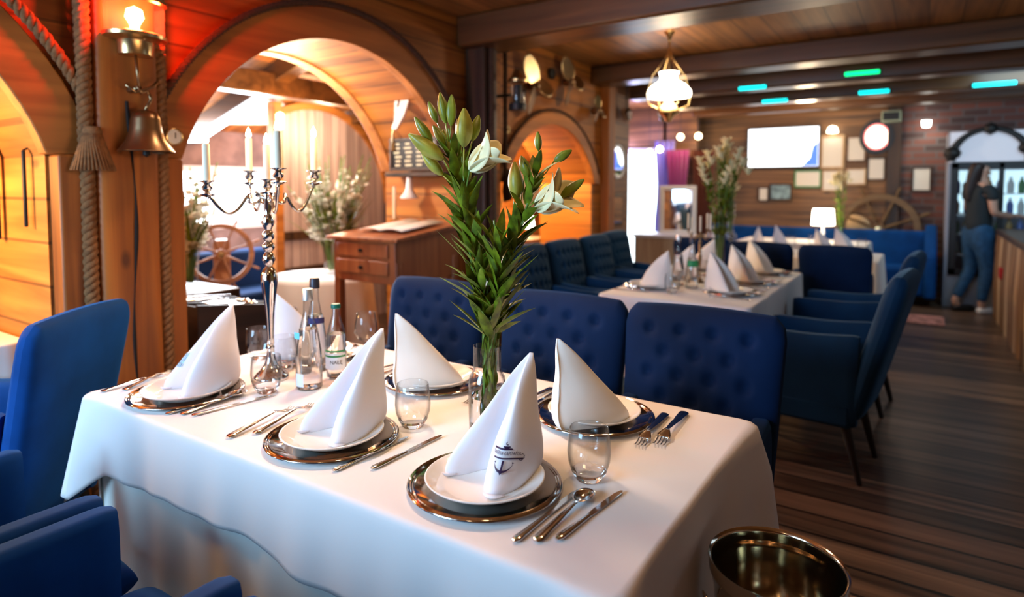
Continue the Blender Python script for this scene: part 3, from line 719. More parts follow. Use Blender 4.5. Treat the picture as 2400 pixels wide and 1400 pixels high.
# ---------------------------------------------------------------- candelabra
R33 = V((cos(radians(33.4)), sin(radians(33.4)), 0)); D33 = V((-sin(radians(33.4)), cos(radians(33.4)), 0))
def candelabra(x, y, z, label, lit=True, s=1, mtl='silver', ch=.115, group=None):
    t = thing('candelabra', label, 'candelabra', (x, y, z), 0, group); t.scale = (s, s, s)
    pr_ = [(0, 0), (.056, 0), (.058, .004), (.055, .012), (.046, .020), (.034, .032), (.021, .05), (.014, .075), (.011, .10), (.013, .108), (.0095, .113), (.012, .118), (.010, .14), (.012, .20), (.019, .27), (.026, .32), (.027, .345), (.020, .365), (.010, .378), (.014, .384), (.021, .40), (.017, .415), (.010, .425), (.019, .437), (.021, .447), (.010, .460), (.018, .470), (.020, .485), (.010, .498), (.017, .512), (.022, .525), (.013, .545), (.010, .555), (.014, .57), (.012, .60), (.016, .615), (.010, .625), (0, .63)]
    obj('shaft', MB().lathe(pr_, 40), M[mtl], t, smooth=55)
    tops = []
    def socket(p, nm='candle_cup'):
        q = [(0, -.045), (.006, -.043), (.024, -.036), (.025, -.033), (.008, -.030), (.007, -.026), (.015, -.018), (.017, -.012), (.010, -.004), (.011, .002), (.024, .006), (.025, .009), (.012, .008), (.012, .003), (0, .003)]
        obj(nm, MB().lathe(q, 28, c=tuple(p)), M[mtl], t, smooth=50); tops.append(p)
    socket(V((0, 0, .656)))
    for a, r, zz in ((218, .182, .650), (130, .18, .688), (-57, .16, .688), (40, .16, .688)):
        d = R33*cos(radians(a))+D33*sin(radians(a))
        e = d*r+V((0, 0, zz)); mb = MB()
        pts = []
        for k in range(25):
            q = k/24
            if q < .25: aa = q/.25*pi*1.3; pp = d*(.045+.022*cos(aa+pi*.6))+V((0, 0, .605+.02*sin(aa+pi*.6)))
            else:
                m_ = (q-.25)/.75; pp = d*(.058+(r-.058)*m_)+V((0, 0, .618-.062*sin(pi*min(1, m_*1.08))**1.0+ (zz-.045-.618)*m_**3))
            pts.append(pp)
        mb.tube(pts, .0052, 8); mb.tube([d*.012+V((0, 0, .60)), d*.035+V((0, 0, .612)), pts[0]], .005, 8)
        obj('arm', mb, M[mtl], t, smooth=180); socket(e)
    for i, p in enumerate(tops):
        c = thing('candle', 'white candle with glowing flame bulb %s' % ['on the central candelabra cup', 'on the leftmost candelabra cup', 'second from the left on the candelabra', 'second from the right on the candelabra', 'on the rightmost candelabra cup'][i] if lit else 'unlit pale candle %s' % ['in the middle of the candelabra on the table behind', 'on the left arm of the candelabra behind', 'on the back arm of the candelabra behind', 'on the front arm of the candelabra behind', 'on the right arm of the candelabra behind'][i], 'candle', (x+p[0]*s, y+p[1]*s, z+(p[2]+.004)*s), 0, 'candles of the silver candelabra' if lit else 'unlit candles on the table behind')
        c.scale = (s, s, s)
        obj('wax_stick', MB().lathe([(0, 0), (.0115, 0), (.0112, ch), (.009, ch+.004), (0, ch+.004)], 24), M['wax'], c, smooth=50)
        if lit: obj('flame', MB().lathe([(0, ch+.002), (.006, ch+.004), (.0095, ch+.012), (.0092, ch+.02), (.005, ch+.033), (0, ch+.042)], 20), M['flame'], c, smooth=180)
    return t
candelabra(-1.80, 1.268, TZ+.001, 'tall silver five-armed candelabra with lit candles on the foreground table')
for i, (dx, dy) in enumerate(((0, 0), (-.16, -.1), (.13, .085))): point('candle_light', (-1.80+dx, 1.268+dy, 1.60), 1.2, (1, .6, .3), .02)

# ---------------------------------------------------------------- vase with lilies
vx, vy = -.935, 1.30
t = thing('flower_vase', 'clear glass vase with swollen lower body holding the lilies', 'vase', (vx, vy, TZ+.0008))
p = [(0, 0), (.044, 0), (.047, .004), (.0485, .05), (.0495, .10), (.049, .13), (.046, .145), (.038, .158), (.0365, .165), (.0365, .226), (.035, .2265), (.0345, .226), (.0345, .165), (.036, .157), (.044, .142), (.047, .13), (.0475, .10), (.0465, .05), (.045, .012), (0, .010)]
obj('glass_body', MB().lathe(p, 64), M['glass'], t, smooth=60)
obj('water', MB().lathe([(0, .0105), (.0445, .0125), (.046, .05), (.0468, .095), (0, .095)], 48), M['water'], t, smooth=60)
def LP(r, z, d=0):   # vase-local point: r right, d away, z up
    return R33*r+D33*d+V((0, 0, z))
def leafmesh(mb, base, dirv, L, wd, droop=.3, up=V((0, 0, 1)), fold=.35, twist=0):
    dirv = dirv.normalized(); side = dirv.cross(up)
    if side.length < .05: side = dirv.cross(V((1, 0, 0)))
    side.normalize(); nrm = side.cross(dirv).normalized()
    side = (side*cos(twist)+nrm*sin(twist)); nrm = side.cross(dirv).normalized()
    n_ = 7; b = len(mb.v)
    for i in range(n_):
        q = i/(n_-1); c = base+dirv*(L*q)+V((0, 0, -droop*L*q*q*.5))
        ww = wd*(sin(pi*min(1, q**.75*.97+.03))**.8)*.5 if i < n_-1 else .0004
        if i == 0: ww = wd*.2
        mb.v += [c-side*ww+nrm*ww*fold, c, c+side*ww+nrm*ww*fold]
        if i:
            a = b+(i-1)*3
            mb.f += [(a, a+1, a+4, a+3), (a+1, a+2, a+5, a+4)]
def budmesh(base, tip, r, op=0):
    ax = tip-base; L = ax.length; q = ax.to_track_quat('Z', 'Y').to_matrix().to_4x4()
    Mx = Matrix.Translation(base) @ q
    mb = MB()
    def f(u, v):
        a = 2*pi*u; rr = r*(sin(pi*min(1, (v*.93+.03))**.85)**.8)*(1+.09*cos(3*a)); return (rr*cos(a), rr*sin(a), L*v)
    mb.grid(f, 24, 14, cu=True, M=Mx); return mb
def flower(base, axis, R, parent, openness=1.0, face=None):
    axis = axis.normalized(); q = axis.to_track_quat('Z', 'Y').to_matrix().to_4x4(); Mx = Matrix.Translation(base) @ q
    for k in range(6):
        a = 2*pi*k/6+.3; wd = (.044 if k % 2 else .062)*R/.1; mb = MB()
        def pf(u, v):
            s = (u-.5)*2; prof = sin(pi*(v**.8*.94+.03))**.75*wd*.5
            rad = R*openness*(v**1.5); h = R*1.05*v*(1-.35*openness*v*v)
            rad += .012*v-.006*abs(s)**2*sin(pi*v)
            x = rad; y = s*prof
            return (x*cos(a)-y*sin(a), x*sin(a)+y*cos(a), h+abs(s)**2*.006*sin(pi*v))
        mb.grid(pf, 7, 12, M=Mx); obj('petal', mb, M['petal'], parent, smooth=180, solid=.0008)
    if openness > .44:
        mb = MB()
        for k in range(6):
            a = 2*pi*k/6; mb.tube([Mx @ V((0, 0, .01)), Mx @ V((.012*cos(a), .012*sin(a), .05))], .0008, 5)
        obj('filament', mb, M['budg'], parent)
        for k in range(6):
            a = 2*pi*k/6; mb = MB().tube([Mx @ V((.012*cos(a)-.004*sin(a), .012*sin(a)+.004*cos(a), .046)), Mx @ V((.013*cos(a)+.005*sin(a), .013*sin(a)-.005*cos(a), .058))], [.0016, .0022], 6); obj('anther', mb, M['anther'], parent)
def lily(label, path, leaves, buds, blooms, seedv, lw=.023, ll=(.085, .15)):
    rnd = random.Random(seedv)
    t = thing('lily', label, 'lily', (vx, vy, TZ+.0008), 0, 'lily stems in the glass vase')
    pts = [LP(*p) for p in path]
    # smooth path
    sp = [];
    for i in range(len(pts)-1):
        a = pts[max(i-1, 0)]; b = pts[i]; c = pts[i+1]; d = pts[min(i+2, len(pts)-1)]
        for k in range(6):
            u = k/6; sp.append(.5*((2*b)+(-a+c)*u+(2*a-5*b+4*c-d)*u*u+(-a+3*b-3*c+d)*u**3))
    sp.append(pts[-1])
    obj('stem', MB().tube(sp, [.0045-.0025*i/len(sp) for i in range(len(sp))], 8), M['stem'], t, smooth=180)
    mb = MB(); n_ = len(sp)
    for k in range(leaves):
        q = (k+rnd.random())/leaves; idx = min(n_-2, int((.03+.80*q)*n_)); bp_ = sp[idx]; tn = (sp[idx+1]-sp[idx]).normalized()
        az = k*2.4+rnd.uniform(-.4, .4); out = (R33*cos(az)+D33*sin(az)); out = (out-tn*out.dot(tn)).normalized()
        inv = bp_.z < .225
        if inv:
            dv = tn*.97+out*.12; L = rnd.uniform(.05, .08); wd = lw*.7
            if LP(0, 0).length > 9: continue
        else:
            sp_ = .75 if bp_.z < .4 else .6
            dv = tn*.8+out*rnd.uniform(.45, 1.15)*sp_; L = rnd.uniform(*ll)*(1-.35*max(0, (bp_.z-.45)/.35)); wd = lw*rnd.uniform(.8, 1.25)
        leafmesh(mb, bp_, dv, L, wd, rnd.uniform(-.1, .5), fold=rnd.uniform(.1, .5), twist=rnd.uniform(-.8, .8))
    obj('leaves', mb, M['leaf'], t, smooth=180)
    for (b, tp, r, kind, jn) in buds:
        B = LP(*b); T_ = LP(*tp); j = LP(*jn)
        mb = budmesh(B, T_, r); mb.tube([j, (j+B)/2+V((0, 0, -.004)), B], .0018, 6)
        obj('bud', mb, M[kind], t, smooth=180)
    for (b, ax, Rr, op, jn) in blooms:
        B = LP(*b); fl = flower(B, LP(*ax), Rr, t, op); obj('pedicel', MB().tube([LP(*jn), B], .002, 6), M['stem'], t)
    return t
def q(u, v, d=0): return ((u-1150)/905*1.0, (1003-v)/905+.0, d)   # sketch coordinates in the plane of the vase
lily('tall lily stem leaning left with green buds at its top', [q(1150, 985, .01), q(1148, 800, .005), q(1120, 640, 0), q(1095, 480, 0), q(1077, 380, 0), q(1062, 290, 0)], 66,
     [(q(1056, 278), q(1043, 208), .0135, 'budg', q(1062, 320)), (q(1069, 285, -.01), q(1071, 214, -.01), .0125, 'budg', q(1064, 320)), (q(1034, 275, .02), q(1014, 226, .02), .010, 'budg', q(1058, 315)),
      (q(1026, 325, -.02), q(987, 266, -.02), .012, 'budg', q(1066, 360)), (q(1056, 330, .02), q(1024, 282, .02), .012, 'budg', q(1066, 350)), (q(1052, 362, -.03), q(976, 306, -.04), .019, 'bud', q(1074, 395)),
      (q(1048, 398, .0), q(1000, 348, .0), .014, 'bud', q(1078, 420)), (q(1060, 345, .03), q(1047, 290, .03), .013, 'bud', q(1074, 380))],
     [], 3)
lily('middle lily stem with a fat green bud and a half open white flower', [q(1140, 985, -.015), q(1146, 800, -.01), q(1135, 640, -.03), q(1110, 500, -.03), q(1098, 400, -.03)], 60,
     [(q(1100, 335, -.04), q(1102, 250, -.05), .021, 'bud', q(1098, 400, -.03)), (q(1118, 320, -.02), q(1133, 262, -.02), .013, 'budg', q(1100, 380, -.03)), (q(1090, 325, .0), q(1083, 268, 0), .010, 'budg', q(1096, 380, -.02))],
     [(q(1112, 388, -.03), (.78, .62, -.15), .108, .40, q(1104, 430, -.03))], 5)
lily('right lily stem with an open white flower showing dark anthers', [q(1160, 985, 0), q(1166, 800, 0), q(1190, 660, 0), q(1215, 560, 0), q(1240, 480, -.01), q(1262, 400, -.01), q(1270, 345, -.01)], 50,
     [(q(1270, 342, -.01), q(1268, 298, -.01), .0095, 'budg', q(1268, 380, -.01)), (q(1306, 366), q(1347, 340), .0115, 'budg', q(1270, 410, 0)), (q(1246, 402, -.02), q(1230, 354, -.02), .013, 'budg', q(1246, 470, -.01)),
      (q(1321, 448, -.02), q(1372, 408, -.04), .0125, 'budg', q(1275, 480, 0))],
     [(q(1262, 478, -.02), (.80, .50, -.42), .118, .46, q(1244, 500, -.01))], 8, ll=(.075, .13))
lily('short lily stem between the others with a pale closed bud', [q(1168, 985, .02), q(1170, 800, .02), q(1185, 680, .03), q(1205, 580, .03), q(1222, 500, .02)], 52,
     [(q(1219, 455, .01), q(1214, 366, .01), .019, 'bud', q(1224, 520, .02)), (q(1232, 440, .03), q(1226, 392, .03), .010, 'budg', q(1224, 500, .02))], [], 12, ll=(.08, .14))
lily('leafy lily stem low on the right side of the vase', [q(1156, 985, -.02), q(1160, 800, -.02), q(1172, 700, -.04), q(1178, 600, -.05), q(1168, 500, -.05)], 60, [], [], 21, ll=(.09, .15))

# ---------------------------------------------------------------- wine cooler on its stand
t = thing('wine_bucket', 'polished steel wine bucket with ringed rim at the right end of the table', 'bucket', (-.215, 1.262, .445))
p = [(0, .006), (.085, .006), (.098, .02), (.106, .07), (.114, .16), (.1165, .19), (.119, .203), (.117, .207), (.1195, .211), (.1175, .215), (.120, .219), (.1185, .223), (.1225, .229), (.1265, .231), (.1275, .226), (.1255, .219), (.1265, .214), (.1245, .209), (.1255, .203), (.122, .198), (.117, .17), (.1085, .07), (.100, .016), (.088, 0), (0, 0)]
obj('bucket_body', MB().lathe(p, 96), M['steel'], t, smooth=60)
for sg in (-1, 1):
    obj('ring_handle', MB().tube([R33*sg*.118+V((0, 0, .15))+R33*sg*(.012+.008*sin(a))+D33*.03*cos(a)+V((0, 0, .022*sin(a)-.01)) for a in [2*pi*k/20 for k in range(21)]], .003, 8), M['steel'], t, smooth=180)
t = thing('bucket_stand', 'steel floor stand under the wine bucket', 'stand', (-.215, 1.262, 0))
obj('base', MB().lathe([(0, 0), (.14, 0), (.14, .006), (.04, .02), (0, .02)], 40), M['steel'], t)
obj('post', MB().lathe([(0, .018), (.012, .018), (.012, .42), (.05, .432), (.07, .443), (0, .443)], 24), M['steel'], t)

# ---------------------------------------------------------------- upholstered armchairs
def slab(w0, w1, h, th, tufts=None, nu=76, nv=66, puff=.012, crown=.012, e=7):
    mb = MB()
    def cosp(u): return -cos(pi*u)*.55+(2*u-1)*.45
    btn = []
    if tufts:
        nr, nc = tufts
        for r_ in range(nr):
            cc = nc if r_ % 2 == 0 else nc-1
            for c_ in range(cc): btn.append(((c_-(cc-1)/2)*(1.62/nc), h*(.93-(.8*(r_+.5)/nr))))
    def side(front):
        def f(u, v):
            s = cosp(u); tt = (cosp(v)+1)/2
            pr_ = max(0, (1-abs(s)**e))**.42*max(0, 1-abs(2*tt-1)**(e+2))**.42
            ww = (w0+(w1-w0)*tt)/2; z = h*tt+crown*(1-s*s)*tt
            # rounded top corners
            cr = max(0, abs(s)-.86)/.14*max(0, tt-.90)/.10; x = s*ww*(1-.035*cr); z -= .03*cr
            y = -th/2*pr_*(1 if front else -1)
            if front:
                y -= puff*pr_*(1-s*s)*(1-(2*tt-1)**2)**.5
                for bx, bz in btn:
                    d2 = ((s-bx)*ww)**2+(h*tt-bz)**2
                    y += .026*math.exp(-d2/(2*.012**2))-.006*math.exp(-d2/(2*.045**2))
                    if d2 < .010**2: y -= .008*(1-d2/.010**2)
            return (x, -y, z)
        return f
    mb.grid(side(True), nu, nv); mb.grid(side(False), nu, nv)
    return mb
def armchair(label, x, y, rz, m='velvet', tufts=(5, 4), group=None, top=1.0, recl=.2, W=.53, ext=0):
    t = thing('armchair', label, 'armchair', (x, y, 0), rz, group); mm = M[m]
    Mx = Matrix.Translation((0, -.225, .30)) @ Matrix.Rotation(recl, 4, 'X')
    s = slab(W-.06, W, (top-.30)/cos(recl), .10, tufts); s.v = [Mx @ v for v in s.v]
    o_ = obj('backrest', s, mm, t, smooth=180)
    # seat cushion
    mb = MB()
    def st(sg):
        def f(u, v):
            a = -cos(pi*u); b = -cos(pi*v); pr_ = max(0, 1-abs(a)**8)**.4*max(0, 1-abs(b)**8)**.4
            return (a*(W/2-.055), (.025+ext/2)+b*(.255+ext/2), .43+ext*.2+sg*(.055*pr_+.012*pr_*(1-a*a)*(1-b*b)))
        return f
    mb.grid(st(1), 26, 26); mb.grid(st(-1), 26, 26); obj('seat', mb, mm, t, smooth=180)
    obj('seat_frame', MB().box((0, .01, .32), (W-.04, .48, .12)), mm, t, bevel=.02)
    for sg in (-1, 1):
        mb = MB()
        def af(u, v):
            # arm: rounded box swept along y, rising towards the back
            yy = -.25+.50*v; a = 2*pi*u; ca, sa = cos(a), sin(a)
            hx = .034; zt = .69+.03*max(0, (.5-v))**1.5*2; zb = .27
            k = (abs(ca)**6+abs(sa)**6)**(-1/6)
            endr = min(1, max(0, min(v, 1-v)/.06))**.4
            x_ = ca*k*hx*(.75+.25*endr); z_ = (zt+zb)/2+sa*k*(zt-zb)/2*(.965+.035*endr)
            return (sg*(W/2-.056)+x_, yy, z_)
        mb.grid(af, 40, 24, cu=True); mb.f.append(tuple(range(40))); mb.f.append(tuple(range(23*40, 24*40)))
        obj('armrest', mb, mm, t, smooth=55)
    for sx in (-1, 1):
        for sy in (-1, 1):
            b_ = V((sx*(W/2-.06), .21 if sy > 0 else -.20, .27)); e_ = V((sx*(W/2-.05), .225 if sy > 0 else -.27, 0))
            obj('leg', MB().tube([b_, e_], [.024, .013], 10), M['black'], t)
    return t
GN = 'armchairs along the near side of the foreground table'; GF = 'tufted armchairs along the far side of the foreground table'
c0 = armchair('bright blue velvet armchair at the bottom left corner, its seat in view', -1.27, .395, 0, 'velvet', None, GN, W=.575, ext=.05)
dup(c0, (-1.815, .40, 0), .0, 'bright blue velvet armchair cut by the left picture edge, left of its twin', GN)
dup(c0, (-.72, .385, 0), -.0, 'blue velvet armchair at the bottom edge of which only an arm shows', GN)
armchair('blue velvet chair seen from behind left of the table by the wooden pillar', -2.66, .73, radians(126), 'velvet', None, None, top=.985, recl=.2)
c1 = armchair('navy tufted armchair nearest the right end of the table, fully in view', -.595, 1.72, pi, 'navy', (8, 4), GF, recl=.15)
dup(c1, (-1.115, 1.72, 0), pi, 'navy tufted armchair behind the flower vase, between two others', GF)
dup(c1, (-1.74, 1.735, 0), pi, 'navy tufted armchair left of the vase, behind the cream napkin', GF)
#PART3
# ================================================================ wall ornaments and lamps
def rope_mb(pts, r, mb=None, strands=3, pitch=.09, seg=6):
    mb = mb or MB(); pts = [V(p) for p in pts]; out = [[] for _ in range(strands)]; L = 0
    # resample
    rs = [pts[0]]
    for a, b in zip(pts, pts[1:]):
        d = (b-a).length; k = max(1, int(d/.012)); rs += [a+(b-a)*(i+1)/k for i in range(k)]
    up = None
    for i, p in enumerate(rs):
        t = (rs[min(i+1, len(rs)-1)]-rs[max(0, i-1)]).normalized()
        a = t.cross(V((1, 0, 0)) if abs(t.x) < .9 else V((0, 1, 0))).normalized(); b = t.cross(a)
        if i: L += (p-rs[i-1]).length
        for s in range(strands):
            th = 2*pi*(L/pitch+s/strands); out[s].append(p+(a*cos(th)+b*sin(th))*r*.52)
    for o_ in out: mb.tube(o_, r*.55, seg)
    return mb
def rope(label, pts, r=.028, m='rope', strands=3, pitch=.09):
    return tag(obj('rope', rope_mb(pts, r, None, strands, pitch), M[m], smooth=180), label, 'rope')
rope('thick hemp rope hanging down the left side of the wooden pillar', [(XW+.09, 1.115, z) for z in (.05, .8, 1.6, 2.6)])
rope('thick hemp rope hanging down the right side of the wooden pillar', [(XW+.09, 1.40, z) for z in (.05, .8, 1.6, 2.6)])
rope('hemp rope following the outer edge of the left arch', [(XW+.07, y, z) for y, z in arc(A[0], .19, 40, 1.62)][20:], .024)
rope('hemp rope following the outer edge of the large arch', [(XW+.07, y, z) for y, z in arc(A[1], .17, 60, 1.62)], .018, 'drope', 3, .06)
rope('thin dark rope around the small lit arch', [(XW+.05, y, z) for y, z in arc(A[2], .12, 50, 1.55)], .012, 'drope', 3, .05)
t = thing('rope_tassel', 'frayed rope tassel tied at the top of the pillar, left of the bell', 'tassel', (XW+.12, 1.125, 1.62))
mb = MB()
for k in range(34):
    a = 2*pi*k/34; mb.tube([(.022*cos(a), .022*sin(a), .0), (.038*cos(a), .040*sin(a), -.05), (.062*cos(a+.2), .075*sin(a+.2), -.15)], [.007, .006, .004], 5)
obj('frayed_end', mb, M['rope'], t, smooth=180)
obj('binding', MB().lathe([(0, .02), (.028, .018), (.034, .0), (.028, -.02), (0, -.022)], 20), M['rope'], t, smooth=180)
# red ship lamp
t = thing('ship_lantern', 'brass ship lantern glowing red at the top of the pillar', 'lantern', (XW+.16, 1.275, 1.93))
M['redglass'] = bpy.data.materials.new('red_lamp_glass'); M['redglass'].use_nodes = True
nb = M['redglass'].node_tree.nodes['Principled BSDF']; nb.inputs['Base Color'].default_value = (1, .05, .02, 1); nb.inputs['Emission Color'].default_value = (1, .07, .03, 1); nb.inputs['Emission Strength'].default_value = 1.1; nb.inputs['Alpha'].default_value = .45
obj('red_glass', MB().lathe([(.092, .085), (.094, .19), (.09, .20)], 40, sy=1.15), M['redglass'], t, smooth=180)
obj('brass_base', MB().lathe([(0, 0), (.055, 0), (.058, .05), (.062, .055), (.10, .065), (.102, .078), (.09, .085), (0, .085)], 40, sy=1.15), M['brass'], t, smooth=40)
obj('brass_top', MB().lathe([(.092, .20), (.104, .205), (.104, .218), (.07, .25), (.03, .28), (0, .285)], 40, sy=1.15), M['brass'], t, smooth=40)
obj('glowing_bulb', MB().lathe([(0, .09), (.015, .092), (.018, .12), (.034, .15), (.028, .18), (0, .195)], 24), emis('bulb_glow', (1, .62, .25), 16), t, smooth=180)
obj('bracket', MB().box((-.11, 0, .03), (.10, .05, .03)), M['brass'], t, bevel=.004)
# ship bell
t = thing('ship_bell', 'dark brass ship bell hanging on the pillar under the red lantern', 'bell', (XW+.20, 1.285, 1.545))
obj('bell_body', MB().lathe([(.098, 0), (.100, .004), (.092, .014), (.070, .045), (.056, .09), (.052, .13), (.044, .155), (.022, .165), (0, .168)], 48), M['dbrass'], t, smooth=50, solid=.003)
obj('hanger', MB().tube([V((0, 0, .165)), V((0, .012, .19)), V((0, .025, .215)), V((0, .01, .245)), V((0, -.012, .235)), V((0, -.03, .26))], .007, 8).tube([(-.15, -.02, .25), (0, -.02, .25)], .012, 8).tube([(0, -.02, .25), (0, -.03, .38)], .006, 6).tube([(0, -.07, .26), (0, -.035, .235), (0, .03, .262), (0, .05, .285)], .007, 6), M['dbrass'], t, smooth=180)
obj('clapper', MB().tube([(0, 0, .14), (0, 0, .0)], .004, 6).lathe([(0, -.02), (.014, -.01), (.014, .006), (0, .012)], 16), M['iron'], t)
t = thing('thermometer_dial', 'small round white dial gauge on the pillar right of the bell', 'gauge', (XW+.15, 1.42, 1.618))
Mx = Matrix.Rotation(radians(90), 4, 'Y')
obj('dial_case', MB().lathe([(0, 0), (.034, 0), (.036, .012), (.031, .014), (.030, .010), (0, .010)], 32, M=Mx), M['brass'], t)
obj('dial_face', MB().lathe([(0, .0105), (.030, .0105)], 32, M=Mx), M['white'], t); obj('pointer', MB().box((.012, .004, .006), (.001, .004, .024)), M['black'], t)
obj('mounting', MB().box((-.05, 0, 0), (.10, .03, .03)), M['postwood'], t)
# hangings on the reveal of the pillar
for (x_, z0, z1, w_, lb) in ((-3.22, 1.19, 1.6, .035, 'long dark strap with white marks hanging inside the left arch'), (-2.93, 1.25, 1.55, .016, 'slim dark rod hanging on the pillar side inside the left arch')):
    t = thing('hanging_strap', lb, 'strap', (x_, .985, (z0+z1)/2))
    obj('strap', MB().box((0, 0, 0), (w_, .012, z1-z0)), M['iron'], t, bevel=.004)
    if w_ > .03:
        for k in range(3): obj('buckle', MB().box((0, -.01, -.15+.13*k), (.03, .008, .008)), M['silvers'], t)
    else: obj('hook', MB().tube([(0, 0, (z1-z0)/2), (0, .02, (z1-z0)/2+.01)], .004, 6), M['iron'], t)
# table and cloth in the left alcove
t = thing('alcove_table', 'table under a white cloth in the yellow lit left alcove', 'table', (-3.43, .50, 0)); obj('tabletop', MB().box((0, 0, .77), (.90, .86, .03)), M['blond'], t)
for sx in (-1, 1):
    for sy in (-1, 1): obj('leg', MB().box((sx*.36, sy*.36, .38), (.06, .06, .75)), M['blond'], t)
o = obj('tablecloth', cloth_mesh(-3.92, -2.93, .04, .985, .80, (.5, .5, .3, .5), amp=.015, seedv=11, r=.09), M['cloth'], smooth=180); tag(o, 'white tablecloth at the left picture edge, in the lit alcove', 'tablecloth')
# things on the right inner side of the large arch (jamb faces -Y)
JY = 3.42
t = thing('chalkboard', 'small dark framed chalkboard with columns of writing under the large arch', 'board', (-2.98, 3.27, 1.64))
obj('frame', MB().box((0, 0, .105), (.44, .03, .02)).box((0, 0, -.105), (.44, .03, .02)).box((-.21, 0, 0), (.02, .03, .21)).box((.21, 0, 0), (.02, .03, .21)), M['dpost'], t, bevel=.003)
pn = obj('slate_panel', MB().box((0, .005, 0), (.41, .012, .20)), M['slate'], t)
mb = MB(); rr = random.Random(4)
for c in range(4):
    for r_ in range(6): mb.box((-.15+.1*c+rr.uniform(-.01, .01), -.0025, .075-.03*r_), (rr.uniform(.04, .07), .002, .014))
obj('chalk_marks', mb, mat('chalk', (.6, .58, .42), .9), pn)
mb = MB().box((-3.0, 3.34, 1.50), (.5, .16, .03)); tag(obj('wall_shelf', mb, M['dpost'], bevel=.004), 'short dark shelf below the chalkboard', 'shelf')
t = thing('rudder_board', 'white painted rudder shaped board with cut-outs on the arch lining', 'board', (-2.99, 3.13, 2.00), 0); t.scale = (1.25, 1, 1.1)
Mx = Matrix.Rotation(radians(-18), 4, 'X')
out = [(-.085, .18), (-.02, .20), (.05, .215), (.075, .15), (.088, .02), (.075, -.10), (.035, -.20), (.0, -.19), (.01, -.14), (-.02, .0), (-.075, .10)]
obj('board_body', MB().prism(out, 'y', -.008, .008, M=Mx), M['white'], t, bevel=.003)
mb = MB()
for (a, b, w_, h_, an) in ((-.02, .12, .028, .012, .5), (.03, .12, .028, .012, -.5), (-.02, .08, .028, .012, -.5), (.03, .08, .028, .012, .5), (.02, .0, .012, .10, .12)): mb.box((0, 0, 0), (w_, .004, h_), Mx @ Matrix.Translation((a, -.0095, b)) @ Matrix.Rotation(an, 4, 'Y'))
obj('cut_out', mb, M['black'], t)
t = thing('hanging_spoon', 'slim pale ladle hanging left of the white rudder board', 'ladle', (-3.16, 3.26, 1.83)); obj('handle', MB().tube([(0, 0, .16), (-.004, 0, 0), (0, -.01, -.16)], [.008, .006, .012], 8), M['brass'], t, smooth=180); obj('bowl', MB().lathe([(0, .0), (.022, .006), (.024, .03), (0, .04)], 16, c=(0, 0, .16)), M['white'], t, smooth=180)
t = thing('enamel_lamp', 'small white enamel lamp shade hanging below the chalkboard', 'lamp', (-3.05, 3.3, 1.33))
obj('shade', MB().lathe([(.066, 0), (.062, .012), (.04, .035), (.024, .07), (.019, .12), (.017, .17), (0, .172)], 32), M['white'], t, smooth=180, solid=.002); obj('cord', MB().tube([(0, 0, .17), (0, .0, .19)], .004, 6), M['black'], t)
# dark lantern, rope block on the post
t = thing('port_lantern', 'dark brass ship lantern on the post between the arches', 'lantern', (XW+.26, 3.93, 2.0))
obj('lantern_glass', MB().lathe([(.05, .03), (.056, .05), (.056, .17), (.05, .19)], 28), M['glass'], t, smooth=180)
obj('lantern_base', MB().lathe([(0, -.02), (.065, -.018), (.068, .03), (0, .03)], 28), M['iron'], t)
obj('lantern_cap', MB().lathe([(0, .19), (.075, .19), (.078, .205), (.045, .24), (.03, .28), (0, .28)], 28), M['brass'], t)
obj('inner_core', MB().lathe([(0, .03), (.03, .03), (.03, .17), (0, .17)], 16), M['iron'], t)
obj('wall_arm', MB().tube([(-.24, -.02, .1), (-.06, 0, .1)], .012, 8), M['iron'], t)
t = thing('brass_eyelet', 'small pale ring fitting on the post under the dark lantern', 'fitting', (XW+.08, 4.06, 1.86)); obj('ring', MB().lathe([(.018, -.006), (.03, -.006), (.03, .006), (.018, .006), (.018, -.006)], 24, M=Matrix.Rotation(radians(90), 4, 'Y')), M['brass'], t)
rope('dark rope hanging beside the post between the two arches', [(XW+.08, 4.03, z) for z in (1.3, 1.8, 2.6)], .018, 'drope')
rope('dark rope running down the dark post', [(XW+.20, 3.68, z) for z in (.9, 1.8, 2.4)], .02, 'drope')
tag(obj('pulley_block', MB().lathe([(0, -.12), (.035, -.11), (.05, -.05), (.04, .06), (.015, .13), (0, .13)], 16, c=(XW+.09, 4.05, 1.42), sy=.8), M['dpost'], smooth=60), 'dark wooden pulley block hanging on the rope left of the small arch', 'pulley')
# ship propellers as ornaments
def propeller(label, y, z, R, rot, m1='brass', x=XW+.10):
    t = thing('ship_propeller', label, 'propeller', (x, y, z), 0, 'propellers above the small arch')
    Mx = Matrix.Rotation(radians(90), 4, 'Y')
    obj('hub', MB().lathe([(0, -.09), (.03, -.08), (.034, .0), (.022, .03), (0, .035)], 20, M=Mx), M['dbrass'], t, smooth=60)
    for k in range(3):
        a = rot+2*pi*k/3; mb = MB()
        def bl(u, v):
            s = (u-.5)*2; r = .02+R*v; w_ = .36*R*(sin(pi*min(1, v*.88+.10))**.7)
            p = V((.35*w_*s, s*w_*.85, r)); return Matrix.Rotation(a, 3, 'X') @ p
        mb.grid(bl, 10, 12); obj('blade', mb, M[m1 if k != 1 else 'dbrass'], t, smooth=180, solid=.006)
    return t
propeller('large brass propeller left above the small arch', 4.46, 2.25, .26, .55)
propeller('smaller brass propeller in the middle above the small arch', 5.08, 2.37, .23, .6)
propeller('small brass propeller right above the small arch', 5.66, 2.17, .14, .3)
